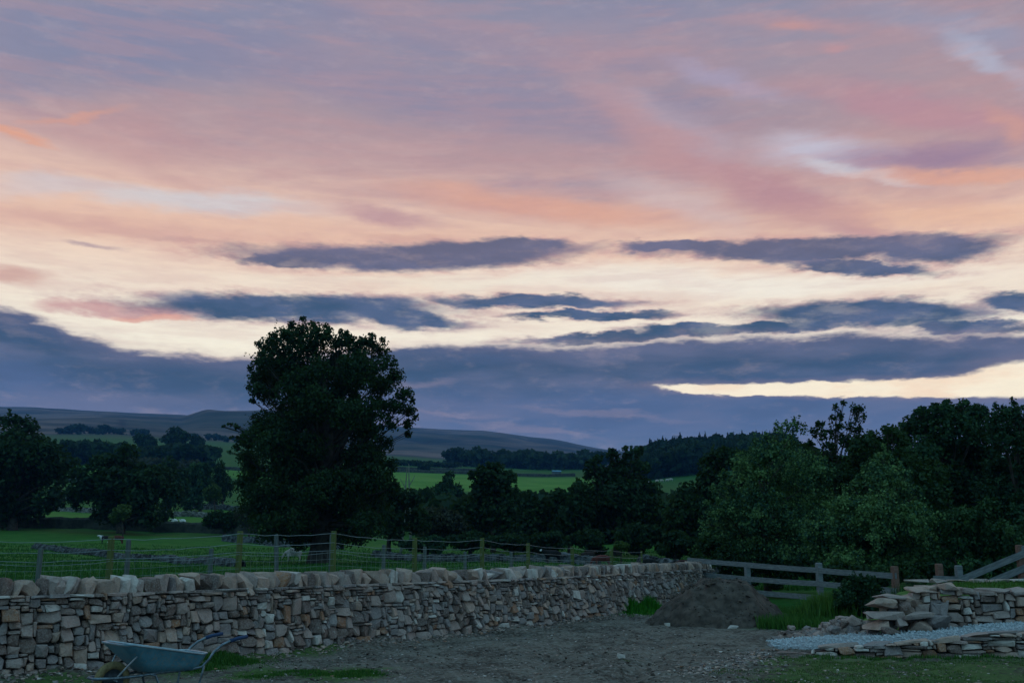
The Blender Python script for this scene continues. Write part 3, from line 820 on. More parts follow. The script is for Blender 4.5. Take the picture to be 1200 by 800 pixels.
    for k in range(5200):
        x = rng.uniform(7.8, 11.5); y = rng.uniform(17.55, 18.8); z = float(np.interp(x, xs, zt))+.01+(y-17.8)*.118
        if float(vnoise(x*2, y*2, 3)) > .28: continue
        h = rng.uniform(.03, .08); a = rng.uniform(0, 6.28); dx, dy = math.cos(a)*.007, math.sin(a)*.007
        gr.add([(x-dx, y-dy, z-.01), (x+dx, y+dy, z-.01), (x+rng.uniform(-.03, .03), y+rng.uniform(-.03, .03), z+h)], [(0, 1, 2)], rng.random())
    tag(gr.build('terrace_grass', M['grass_blade']), 'short green grass on the terrace above the stone wall', 'grass', kind='stuff')
    # boulders dumped at the wall end
    spec = [(1000, 716, .36, .30, 'grey boulder leaning on the unfinished wall end, largest of the heap'), (958, 720, .40, .24, 'rounded pale boulder at the left front of the rubble heap'),
            (975, 724, .30, .22, 'pale angular rock right of the rounded boulder'), (990, 728, .24, .2, 'small dark rock in front of the heap beside the ramp'),
            (1010, 731, .34, .30, 'dark upright rock standing at the ramp edge'), (985, 710, .42, .18, 'broad flat pale rock lying on top of the rubble heap'),
            (966, 708, .22, .14, 'small rock behind the rounded boulder'), (950, 712, .2, .14, 'small stone half in the grass left of the rubble heap'),
            (944, 704, .18, .12, 'little stone in the grass behind the soil heap'), (1002, 704, .32, .16, 'flat rock wedged behind the leaning boulder'),
            (925, 700, .20, .16, 'lone pale stone in the grass beside the soil heap'), (1020, 722, .22, .2, 'angular rock between the dark upright rock and the wall'),
            (971, 716, .22, .16, 'small squarish rock behind the rounded boulder'), (943, 722, .18, .14, 'small stone at the foot of the soil heap'),
            (934, 716, .16, .10, 'smallest stone nearest the soil heap')]
    def pile(x, y): return .34*math.exp(-((x-6.12)/.52)**2-((y-18.7)/.75)**2)
    for px, py, w, h, lb in spec:
        Y = 18.3 if py > 712 else 19.0
        w *= .84; h *= .74; c = at(px, py+2, Y); z = max(Hz(c.x, Y)+h*.3, min(c.z, Hz(c.x, Y)+pile(c.x, Y)+h*.34))
        if lb.startswith(('lone', 'little')): Y = 20.5; c = at(px, py, Y); z = h*.4+Hz(c.x, Y)
        Vv, Fs = hull_rock(rng, w, w*rng.uniform(.7, 1), h, 16, .68, 1.3)
        Mx = Matrix.Translation((c.x, Y, z)) @ Matrix.Rotation(rng.uniform(0, 3), 4, 'Z') @ Matrix.Rotation(rng.uniform(-.25, .25), 4, 'Y')
        o = single('boulder', [Mx @ v for v in Vv], Fs, rng.choice([.2, .3, .8, .36, .85]) if 'dark' not in lb else .66, M['stone'])
        tag(o, lb, 'rock', 'boulders dumped beside the wall end')
    mb = MB()
    for k in range(620):
        a = rng.gauss(0, 1); c = Vector((5.9+a*.42, 18.65+rng.gauss(0, .4), 0)); s = rng.uniform(.05, .15)
        if c.x > 6.6 or c.x < 4.7: continue
        Vv, Fs = hull_rock(rng, s*1.3, s, s, 8); zz = Hz(c.x, c.y)+s*.15+pile(c.x, c.y)*rng.choice([.15, .4, .65, .9, .9])
        mb.add([v+Vector((c.x, c.y, zz)) for v in Vv], Fs, rng.choice([.2, .3, .8, .36, .6]))
    tag(mb.build('rubble', M['stone']), 'small broken rubble filling the gaps of the boulder heap', 'rubble', kind='stuff')

def m_gravel(N, b):
    g = N.new('ShaderNodeNewGeometry').outputs['Position']
    n2 = N.noise(g, 30, 4, .8)
    c = N.mix(N.maprange(n2, .35, .6), lc(.12, .135, .145), lc(.31, .36, .39))
    c = N.mix(N.maprange(N.noise(g, 3, 4, .6), .5, .7, 0, .4), c, lc(.20, .19, .18))
    N.set(b.inputs['Base Color'], c); bump(N, b, n2, .8, .02)
M['gravel_sheet'] = material('pale_gravel', m_gravel)
def m_turf(N, b):
    g = N.new('ShaderNodeNewGeometry').outputs['Position']
    sp = N.new('ShaderNodeSeparateXYZ'); N.set(sp.inputs[0], g)
    c = N.mix(N.maprange(N.noise(g, 6, 4, .6), .4, .6), lc(.05, .11, .02), lc(.08, .16, .03))
    n = N.new('ShaderNodeNewGeometry').outputs['Normal']; s2 = N.new('ShaderNodeSeparateXYZ'); N.set(s2.inputs[0], n)
    c = N.mix(N.maprange(s2.outputs[2], .6, .85), lc(.05, .04, .03), c)
    N.set(b.inputs['Base Color'], c)
M['turf'] = material('turf', m_turf)
build_right()

# ---------------------------------------------------------------- soil heap
def build_heap():
    cx, cy = 5.35, 22.6; n = 96; V = []
    cxy = at(850, 700, 22.2); cx = cxy.x+.05
    for i in range(n+1):
        for j in range(n+1):
            u = -1+2*i/n; v = -1+2*j/n; x = u*2.3; y = v*2.0
            sk = np.interp(x, [-2.3, -1.75, -1.35, -.8, -.35, .1, .45, .8, 1.2, 1.7, 2.3], [0, .10, .42, .80, .98, 1.0, .90, .66, .34, .10, 0])
            r = abs(y)/(1.55*max(sk, .05)+.2)
            f = max(0, 1-r*r)
            z = sk*1.08*f
            z += .15*float(fbm(x*2.5, y*2.5, 4, 60))*min(1, z*3)+.08*float(fbm(x*9, y*9, 3, 61))*min(1, z*4)
            # a bite dug out at the front
            z -= .30*math.exp(-((x+.45)/.35)**2-((y+.95)/.35)**2)*min(1, z*2)
            z -= .20*math.exp(-((x-.05)/.3)**2-((y+1.15)/.3)**2)*min(1, z*2)
            z += .16*math.exp(-((x+.75)/.35)**2-((y+1.1)/.3)**2)*min(1, z*3)
            V.append((cx+x, cy+y, z-.08))
    Fq = np.array([(i*(n+1)+j, (i+1)*(n+1)+j, (i+1)*(n+1)+j+1, i*(n+1)+j+1) for i in range(n) for j in range(n)])
    root = empty('soil_heap', (cx, cy, 0), label='big mound of dark brown soil at the end of the long wall', cat='soil heap')
    V = np.array(V)-np.array([cx, cy, 0])
    o = link('mound', mesh_np('mound', V, Fq, smooth=True), M['soil'], root)
    rng = random.Random(5); mb = MB()
    for k in range(1500):
        p = V[rng.randrange(len(V))]
        if p[2] < -.03 or p[1] > .8: continue
        s = rng.uniform(.012, .045) if rng.random() < .93 else rng.uniform(.05, .13)
        Vv, Fs = hull_rock(rng, s*1.3, s, s*.8, 8)
        mb.add([v+Vector(p)+Vector((0, 0, s*.15)) for v in Vv], Fs, rng.random())
    tag(mb.build('clods', M['soil'], root), kind='stuff')
build_heap()

# ---------------------------------------------------------------- loose stones in the yard
def build_scatter():
    rng = random.Random(3); mb = MB(); rocks = [hull_rock(rng, 1, .8, .45, 9, .6) for _ in range(14)]
    P = []
    for k in range(11000):
        y = 11.2+rng.random()**1.3*14; px = rng.uniform(-40, 1240); x = (px-600)/F*y
        if x > 3.4 and y > 15.2: continue
        d = float(wallY(x))-y
        if d < .25: continue
        s = rng.choice([.012, .016, .02, .02, .03, .045])*rng.uniform(.7, 1.3)
        if rng.random() < .015: s *= 2.0
        P.append((x, y, s, rng.random(), rng.uniform(0, 6.28), rng.randrange(14)))
    for k in range(2600):                        # fallen chips and hearting along the wall foot
        x = rng.uniform(-8, 4.5); y = float(wallY(x))-.36-abs(rng.gauss(0, .38)); s = rng.choice([.03, .045, .06, .08])*rng.uniform(.6, 1.2)
        P.append((x, y, s, rng.random(), rng.uniform(0, 6.28), rng.randrange(14)))
    for k in range(500):                        # ridge of broken stone crossing to the ramp
        t = rng.random(); x = 2.4+t*1.6+rng.gauss(0, .25); y = 13.4+t*3.2+rng.gauss(0, .3)
        P.append((x, y, rng.uniform(.025, .075), rng.random(), rng.uniform(0, 6.28), rng.randrange(14)))
    A = np.array([(p[0], p[1]) for p in P]); Zs = H(A[:, 0], A[:, 1])
    for (x, y, s, t, a, r), z in zip(P, Zs):
        V, Fs = rocks[r]; ca, sa = math.cos(a)*s, math.sin(a)*s
        mb.add([(x+v.x*ca-v.y*sa, y+v.x*sa+v.y*ca, z+v.z*s+s*.08) for v in V], Fs, t)
    tag(mb.build('loose_stones', M['stone']), 'loose stones and chips scattered over the trodden yard', 'stones', kind='stuff')
    for (px, py, w, lb) in [(858, 738, .26, 'flat pale slab lying alone in front of the soil heap'), (782, 735, .14, 'small pale stone lying in the yard left of the flat slab'),
                            (728, 776, .13, 'pale stone in the middle of the yard near the bottom edge')]:
        c = at(px, py, 1); k = 1.6/(1.6-c.z); x, y = c.x*k, k
        V, Fs = hull_rock(rng, w, w*.8, .07, 16, .55)
        o = single('rock', [v+Vector((x, y, Hz(x, y)+.035)) for v in V], Fs, .92, M['stone']); tag(o, lb, 'rock', 'pale stones lying in the yard')
build_scatter()
def build_clods():
    rng = random.Random(17); mb = MB(); rocks = [hull_rock(rng, 1.2, 1, .6, 8, .7) for _ in range(10)]; n = 5200
    y = np.array([11.3+rng.random()**1.2*13 for _ in range(n)]); x = np.array([rng.uniform(-.54, .30) for _ in range(n)])*y; z = H(x, y); w = wallY(x)-y; d = fbm(x*.9, y*.9, 3, 44)
    for i in range(n):
        if w[i] < .2 or d[i] < -.05 or (x[i] > 3.6 and y[i] > 15.4): continue
        V, Fs = rocks[i % 10]; s = rng.choice([.02, .03, .03, .045, .06])
        mb.add([(x[i]+v.x*s, y[i]+v.y*s, z[i]+v.z*s) for v in V], Fs, rng.random())
    tag(mb.build('soil_clods', M['soil']), 'crumbly dark clods of earth trodden into the yard', 'soil', kind='stuff')
build_clods()

# ---------------------------------------------------------------- grass
def blades(name, label, pts, hmin, hmax, mat, w=.008, cat='grass', lean=.35):
    """pts (n,3)"""
    rs = np.random.RandomState(len(pts)); n = len(pts); h = rs.uniform(hmin, hmax, n)*pts[:, 3] if pts.shape[1] > 3 else rs.uniform(hmin, hmax, n)
    a = rs.uniform(0, 6.28, n); d = np.stack([np.cos(a), np.sin(a), np.zeros(n)], 1)*w
    b = rs.uniform(0, 6.28, n); l = rs.uniform(0, lean, n)*h; e = np.stack([np.cos(b)*l, np.sin(b)*l, h], 1)
    p = pts[:, :3]-np.array([0, 0, .01]); mid = p+e*np.array([.35, .35, .55])
    V = np.stack([p-d, p+d, mid+d*.7, mid-d*.7, p+e], 1).reshape(-1, 3)
    i = np.arange(n)[:, None]*5
    Fc = np.concatenate([i+np.array([[0, 1, 2]]), i+np.array([[0, 2, 3]]), i+np.array([[3, 2, 4]])])
    me = mesh_np(name, V, Fc, tint=np.repeat(rs.uniform(0, 1, n), 5))
    o = link(name, me, mat); return tag(o, label, cat, kind='stuff')
def scatter(cx, cy, sx, sy, n, seed, hfun=None):
    rs = np.random.RandomState(seed); q = np.where(rs.uniform(size=n) < .3, 1.9, 1.0); x = cx+rs.normal(0, .5, n)*sx*q; y = cy+rs.normal(0, .5, n)*sy*q
    z = H(x, y); return np.stack([x, y, z, np.clip(1.15-((x-cx)/sx)**2*.7-((y-cy)/sy)**2*.7, .25, 1)], 1)
def build_grass():
    def gpx(px, py): c = at(px, py, 1); k = 1.6/(1.6-c.z); return c.x*k, k
    x, y = gpx(724, 722); blades('grass_clump', 'bright green grass clump growing against the wall left of the soil heap', np.vstack([scatter(x, y+.1, .75, .5, 5200, 1), scatter(x+.75, y+.9, .55, .4, 2200, 2)]), .18, .42, M['lush_blade'], .01)
    A = []
    for px, py, sx, sy, n in [(262, 778, .55, .35, 3800), (225, 785, .4, .3, 1500)]:
        x, y = gpx(px, py); A.append(scatter(x, y, sx, sy, n, px))
    blades('grass_clump', 'green grass patch at the wall foot behind the wheelbarrow', np.vstack(A), .05, .14, M['patch_blade'], .007)
    A = []
    for px, py, sx, sy, n in [(395, 791, .7, .3, 3000), (350, 787, .4, .2, 1000), (310, 792, .4, .3, 900), (430, 789, .3, .2, 700)]:
        x, y = gpx(px, py); A.append(scatter(x, y, sx, sy, n, px))
    blades('grass_clump', 'low green grass strip on bare ground at the bottom edge', np.vstack(A), .02, .06, M['patch_blade'], .007)
    rs = np.random.RandomState(9); n = 60000; y = rs.uniform(11, 15.9, n); x = rs.uniform(1.6, 9, n)
    dens = sstep(2.3, 4.6, x+(15-y)*.35)+fbm(x*1.6, y*2.4, 4, 12)*1.3
    k = dens > .85; x, y = x[k], y[k]; blades('lawn_patches', 'sparse young grass coming through the soil before the low wall', np.stack([x, y, H(x, y)], 1), .012, .035, M['lawn_blade'], .006)
    n = 16000; x = rs.uniform(4.6, 8.6, n); y = rs.uniform(20.6, 25.0, n); k = (x > 4.9+(y-20.6)*.2); x, y = x[k], y[k]
    blades('rough_grass', 'rough green grass below the post and rail fence', np.stack([x, y, H(x, y)], 1), .08, .30, M['patch_blade'], .012)
    n = 1500; x = rs.uniform(4.3, 9, n); y = 15.75-(x-4.3)*.07+rs.uniform(-.1, .05, n)-.16
    blades('verge_grass', 'thin green fringe along the foot of the low retaining wall', np.stack([x, y, H(x, y)], 1), .03, .08, M['patch_blade'], .007)
    # coarse pasture grass just beyond the long wall
    n = 90000; y = rs.uniform(0, 1, n)**1.4*60+38; x = y*rs.uniform(-.58, .3, n)
    k = fbm(x/3, y/3, 3, 5)+rs.uniform(-.3, .3, n) > -.1; x, y = x[k], y[k]
    blades('pasture_tufts', 'tufts of longer pasture grass beyond the long wall', np.stack([x, y, H(x, y)], 1), .06, .20, M['pasture_blade'], .03)
M['pasture_blade'] = material('pasture_blade', m_leaf(lc(.012, .07, .012), lc(.025, .10, .016), lc(.05, .14, .025)))
M['lush_blade'] = material('lush_blade', m_leaf(lc(.012, .10, .010), lc(.028, .17, .014), lc(.06, .24, .022)))
M['patch_blade'] = material('patch_blade', m_leaf(lc(.02, .075, .014), lc(.038, .125, .02), lc(.08, .17, .035)))
M['lawn_blade'] = material('lawn_blade', m_leaf(lc(.035, .075, .02), lc(.055, .11, .028), lc(.085, .15, .035)))
build_grass()
# ---------------------------------------------------------------- wire fence beyond the wall
def build_wire_fence():
    rng = random.Random(31)
    main = [(-70, 18.3, 626), (-9, 18.6, 630), (132, 19.0, 628), (282, 20.5, 622), (392, 22.5, 622), (486, 25, 630), (565, 27.5, 630), (619, 30, 636), (671, 33, 640), (716, 36, 643), (752, 39.5, 645)]
    root = empty('wire_fence', (-4, 22.5, 0), label='wire netting fence on wooden posts behind the long drystone wall', cat='fence')
    R = root.location; tops = []
    for k, (px, Y, py) in enumerate(main):
        t = at(px, py, Y); tops.append(t)
        g = Hz(t.x, Y)
        if k in (0, 1, 9, 10) and k != 9: mat, r = M['post_grey'], .04
        else: mat, r = M['post_green'], .062
        if k == 10: mat = M['post_green']
        mb = MB(); lx, ly = rng.uniform(-.02, .02), rng.uniform(-.02, .02)
        mb.tube([(0, 0, g-.3), (lx*.5, ly*.5, (g+t.z)/2), (lx, ly, t.z-.01), (lx, ly, t.z)], [r, r*.98, r*.95, r*.8], 10)
        o = mb.build('post', mat, root, smooth=False); o.location = (t.x-R.x, t.y-R.y, 0)
        if mat is M['post_green']: o['label'] = 'round green treated post'
        else: o['label'] = 'grey weathered stake'
    stakes = [(48, 18.7, 642, .01), (151, 19.4, 632, -.02), (248, 20.3, 642, 0), (324, 21.4, 626, -.09), (389, 22.8, 626, .0), (450, 24.2, 638, .0), (498, 25.6, 640, .01), (545, 27.2, 646, -.03), (599, 29.4, 646, 0)]
    for px, Y, py, ln in stakes:
        t = at(px, py, Y); g = Hz(t.x, Y); mb = MB()
        mb.tube([(-ln*1.2, 0, g-.3), (0, 0, t.z-.02), (ln*.1, 0, t.z)], [.052, .048, .036], 7)
        o = mb.build('post', M['post_grey'], root); o.location = (t.x-R.x, Y-R.y, 0); o['label'] = 'grey weathered stake'
    # strands
    def line(off, w, sagk, seg=8, wob=.012):
        mb = MB(); pth = []
        for a, b in zip(tops[:-1], tops[1:]):
            for k in range(seg):
                t = k/seg; p = a.lerp(b, t); s = sagk*4*t*(1-t)*rng.uniform(.85, 1.1)
                pth.append(Vector((p.x-R.x, p.y-R.y-.07, p.z+off-s+rng.uniform(-wob, wob)*(k > 0))))
        p = tops[-1]; pth.append(Vector((p.x-R.x, p.y-R.y-.07, p.z+off)))
        mb.tube(pth, w, 4, False); mb.build('wire', M['wire'], root)
    line(-.05, .0050, .05); line(-.25, .0048, .05); line(-.42, .0048, .03); line(-.46, .004, .06)
    for off in (-.60, -.74, -.90, -1.08): line(off, .0024, .02, 6, .008)
    mb = MB()
    for a, b in zip(tops[:-1], tops[1:]):
        n = int((b-a).length/.155)
        for k in range(1, n):
            p = a.lerp(b, k/n); x = rng.uniform(-.012, .012)
            mb.tube([(p.x-R.x, p.y-R.y-.07, p.z-.42), (p.x-R.x+x, p.y-R.y-.065, p.z-.75), (p.x-R.x+x*.3, p.y-R.y-.07, p.z-1.10)], .0017, 3, False)
    tag(mb.build('netting', M['wire'], root), kind='stuff')
build_wire_fence()

# ---------------------------------------------------------------- wooden rail fences
def plank(name, a, b, h, th, mat, root, rng, sag=0):
    """a board on edge from a to b, slightly uneven"""
    R = root.location; a = Vector(a); b = Vector(b); d = (b-a); L = d.length; X = d.normalized()
    Yv = Vector((0, 0, 1)).cross(X).normalized(); Z = X.cross(Yv); n = 6; mb = MB()
    mb.v = []
    for k in range(n+1):
        t = k/n; c = Vector((L*t, rng.uniform(-.004, .004), -sag*4*t*(1-t)+rng.uniform(-.003, .003))); hh = h/2*rng.uniform(.97, 1.03)
        for sy, sz in ((-1, -1), (1, -1), (1, 1), (-1, 1)): mb.v.append((c.x, c.y+sy*th/2, c.z+sz*hh)); mb.t.append(.5)
    for k in range(n):
        for q in range(4): mb.f.append((k*4+q, k*4+(q+1) % 4, (k+1)*4+(q+1) % 4, (k+1)*4+q))
    mb.f.append((3, 2, 1, 0)); mb.f.append((n*4, n*4+1, n*4+2, n*4+3))
    o = mb.build(name, mat, root); m = Matrix((X, Yv, Z)).transposed().to_4x4(); m.translation = a-R; o.matrix_local = m
    return o
def sq_post(root, x, y, z0, z1, w, mat, rot=0, label=None):
    mb = MB(); mb.box(-w/2, -w/2, z0, w/2, w/2, z1-.02); 
    mb.add([(-w/2, -w/2, z1-.0195), (w/2, -w/2, z1-.0195), (w/2, w/2, z1-.0195), (-w/2, w/2, z1-.0195), (-w*.38, -w*.38, z1), (w*.38, -w*.38, z1), (w*.38, w*.38, z1), (-w*.38, w*.38, z1)],
           [(0, 1, 5, 4), (1, 2, 6, 5), (2, 3, 7, 6), (3, 0, 4, 7), (4, 5, 6, 7)])
    o = mb.build('post', mat, root); o.location = (x-root.location.x, y-root.location.y, 0); o.rotation_euler.z = rot
    if label: o['label'] = label
def build_rail_fences():
    rng = random.Random(41)
    a0 = at(960, 690, 26.5)
    root = empty('rail_fence', (a0.x, a0.y, 0), label='grey three rail wooden fence between the soil heap and the tall shrubs', cat='fence')
    # posts
    cols = [(812, 660, 31.5, 'g'), (876, 660, 29.2, 'g'), (960, 659, 26.5, 'g'), (1049, 663, 24.3, 'b')]
    for px, py, Y, k in cols:
        t = at(px, py, Y); g = Hz(t.x, Y)
        sq_post(root, t.x, Y+.06, g-.3, t.z, .13, M['rail'] if k == 'g' else M['post_brown'], .3, None if k == 'g' else 'reddish brown end post')
    r = [[(806, 655.5, 31.7), (876, 661.5, 29.2), (960, 668, 26.5), (1050, 674.5, 24.3)], [(806, 671, 31.7), (876, 678, 29.2), (960, 683.5, 26.5), (1000, 687, 25.5), (1050, 692, 24.3)],
         [(806, 686, 31.7), (876, 693, 29.2), (960, 700, 26.5), (1050, 709, 24.3)]]
    for row in r:
        for p, q in zip(row[:-1], row[1:]):
            a, b = at(*p), at(*q); d = (b-a).normalized()*.02; a.y -= .04; b.y -= .04
            plank('rail', a-d, b-d*.2, .135, .032, M['rail'], root, rng, .008)
    a0 = at(1124, 680, 21.5)
    root = empty('rail_fence', (a0.x, a0.y, 0), label='grey rail fence climbing steeply to the right behind the upper stone wall', cat='fence')
    for px, py, Y, mt, w, lb in [(1101.5, 660, 21.8, 'post_brown', .12, 'brown end post'), (1124.5, 662, 21.5, 'rail', .12, None), (1196, 638, 20.8, 'post_brown', .11, 'brown post'), (1290, 600, 20.0, 'post_brown', .11, 'brown post')]:
        t = at(px, py, Y); sq_post(root, t.x, Y+.07, Hz(t.x, Y)-.3, t.z, w, M[mt], .1, lb)
    for p, q in [((1094, 678, 21.85), (1122, 679, 21.5)), ((1121, 681, 21.45), (1296, 608.5, 20.0)), ((1148, 687, 21.2), (1296, 626, 20.0)), ((1186, 687, 20.9), (1296, 641, 20.0)), ((1094, 688, 21.85), (1122, 689, 21.5)), ((1195, 645.5, 20.85), (1296, 600, 20.06))]:
        plank('rail', at(*p), at(*q), .135, .035, M['rail'], root, rng)
build_rail_fences()

# ---------------------------------------------------------------- wheelbarrow
def build_barrow():
    def tray_mat(N, b):
        g = N.new('ShaderNodeTexCoord').outputs['Object']; n = N.noise(g, 7, 5, .65); n2 = N.noise(g, 30, 4, .7)
        c = N.mix(N.maprange(n, .3, .7), lc(.06, .19, .26), lc(.11, .28, .36))
        c = N.mix(N.maprange(n2, .50, .66, 0, .7), c, lc(.22, .23, .21))
        c = N.mix(N.maprange(N.noise(g, 4, 5, .7), .6, .7, 0, .6), c, lc(.10, .06, .03))
        N.set(b.inputs['Base Color'], c); b.inputs['Roughness'].default_value = .45; b.inputs['Metallic'].default_value = .1
        bump(N, b, n, .25, .02)
    mt = material('teal_grey_painted_steel', tray_mat, .45, .5)
    mtube = material('tube_steel', m_plain((.13, .17, .20), .35, 20, .4, .6), .4, .5)
    mgal = material('bare_strut_steel', m_plain((.34, .40, .44), .2, 20, .4, .6), .4, .5)
    mgrip = material('rubber_grip', m_plain((.02, .05, .12), .2, 20, .6))
    mtyre = material('muddy_tyre', m_plain((.17, .13, .065), .4, 14, .9, bm=.5))
    mrim = material('wheel_rim', m_plain((.04, .05, .06), .3, 20, .5, .4))
    p = at(143, 644, 11.45); z = Hz(p.x, 11.45)
    root = empty('wheelbarrow', (p.x, 11.45, z), math.radians(45), label='dented teal grey steel wheelbarrow standing by the foot of the long wall', cat='wheelbarrow')
    # tray: rows of rounded rectangles, bottom to rim
    def ring(x0, x1, z0, z1, hw0, hw1, r):
        """closed ring: x0 front, x1 rear"""
        out = []; 
        for cxs, cys in ((1, 1), (0, 1), (0, -1), (1, -1)):
            X = x1 if cxs else x0; W = hw1 if cxs else hw0; Zc = z1 if cxs else z0
            ctr = (X-(r if cxs else -r), cys*(W-r)); base = {(1, 1): 0, (0, 1): 90, (0, -1): 180, (1, -1): 270}[(cxs, cys)]
            for k in range(5):
                a = math.radians(base+k*22.5); out.append((ctr[0]+math.cos(a)*r, ctr[1]+math.sin(a)*r, Zc))
        return out
    rings = [ring(.34, .86, .258, .252, .17, .19, .08), ring(.29, .91, .275, .26, .205, .22, .09), ring(.20, .95, .36, .32, .25, .255, .10),
             ring(-.02, 1.0, .575, .425, .325, .29, .10), ring(-.035, 1.012, .590, .437, .335, .30, .10)]
    n = 20; mb = MB(); rng = random.Random(2)
    for k, R in enumerate(rings): mb.v += [(x+rng.uniform(-.003, .003), y+rng.uniform(-.004, .004), zz+rng.uniform(-.003, .003)) for x, y, zz in R]; mb.t += [.5]*n
    for k in range(len(rings)-1):
        for j in range(n): mb.f.append((k*n+j, k*n+(j+1) % n, (k+1)*n+(j+1) % n, (k+1)*n+j))
    mb.f.append(tuple(range(n))[::-1])
    o = mb.build('tray', mt, root, smooth=True); s = o.modifiers.new('thickness', 'SOLIDIFY'); s.thickness = .005; s.offset = 0
    b2 = MB(); b2.tube([rings[3][j % n] for j in range(n+1)], .013, 6, False); r_ = b2.build('rim', mgal, o, smooth=True); r_.location = (0, 0, .006)
    # wheel
    w = MB(); N1, N2 = 36, 10; R0, r0 = .155, .045; zc = .197
    for i in range(N1):
        a = 2*math.pi*i/N1
        for j in range(N2):
            bb = 2*math.pi*j/N2; rr = R0+r0*math.cos(bb)*(1.0 if i % 2 else .985); w.v.append((rr*math.cos(a), r0*math.sin(bb)*1.05, rr*math.sin(a))); w.t.append(.5)
    for i in range(N1):
        for j in range(N2): w.f.append((i*N2+j, ((i+1) % N1)*N2+j, ((i+1) % N1)*N2+(j+1) % N2, i*N2+(j+1) % N2))
    wh = w.build('wheel', mtyre, root, smooth=True); wh.location = (0, 0, zc)
    rm = MB()
    for sy in (-1, 1):
        b = len(rm.v)
        for k, (rr, y) in enumerate(((.118, .030), (.10, .020), (.045, .012), (.03, .045), (0.012, .048))):
            for i in range(24): a = 2*math.pi*i/24; rm.v.append((rr*math.cos(a), sy*y, rr*math.sin(a))); rm.t.append(.5)
        for k in range(4):
            for i in range(24): rm.f.append((b+k*24+i, b+k*24+(i+1) % 24, b+(k+1)*24+(i+1) % 24, b+(k+1)*24+i))
        rm.f.append(tuple(b+4*24+i for i in range(24)))
    rm.build('rim', mrim, wh, smooth=True)
    ax = MB(); ax.tube([(0, -.13, 0), (0, .13, 0)], .008, 8); ax.build('axle', mgal, wh)
    # frame: one bent tube round the wheel, running back under the tray and up to the grips
    fr = MB(); r = .016
    def side(s): return [(-.235, s*.0, .235), (-.235, s*.06, .235), (-.205, s*.115, .235), (-.10, s*.135, .232), (.0, s*.14, .230), (.25, s*.155, .235), (.45, s*.17, .255), (.80, s*.20, .262), (.93, s*.25, .285), (1.0, s*.285, .37), (1.05, s*.29, .445), (1.15, s*.29, .515), (1.27, s*.29, .56)]
    for s in (-1, 1): fr.tube(side(s), r, 8, False)
    fr.build('frame', mtube, root, smooth=True)
    for s in (-1, 1):
        g = MB(); g.tube([(1.25, s*.29, .553), (1.34, s*.29, .575), (1.47, s*.29, .590), (1.475, s*.29, .590)], [.0225, .021, .023, .016], 10); g.build('handle_grip', mgrip, root, smooth=True)
        l = MB(); l.tube([(.36, s*.165, .245), (.42, s*.17, .225), (.46, s*.19, .12), (.50, s*.20, .005)], .014, 8); l.build('leg', mtube, root, smooth=True)
        l = MB(); l.tube([(.95, s*.262, .30), (.93, s*.265, .20), (.91, s*.25, .10), (.885, s*.24, .0)], .014, 8); l.build('leg', mtube, root, smooth=True)
        f = MB(); f.tube([(.50, s*.20, .012), (.885, s*.24, .012)], .012, 6); f.build('foot_rail', mtube, root)
        t = MB(); t.tube([(.145, s*.265, .455), (.0, s*.14, .245)], .009, 6); t.build('strut', mgal, root)
    c = MB(); c.tube([(.88, -.24, .04), (.88, .24, .04)], .009, 6); c.build('crossbar', mtube, root)
build_barrow()

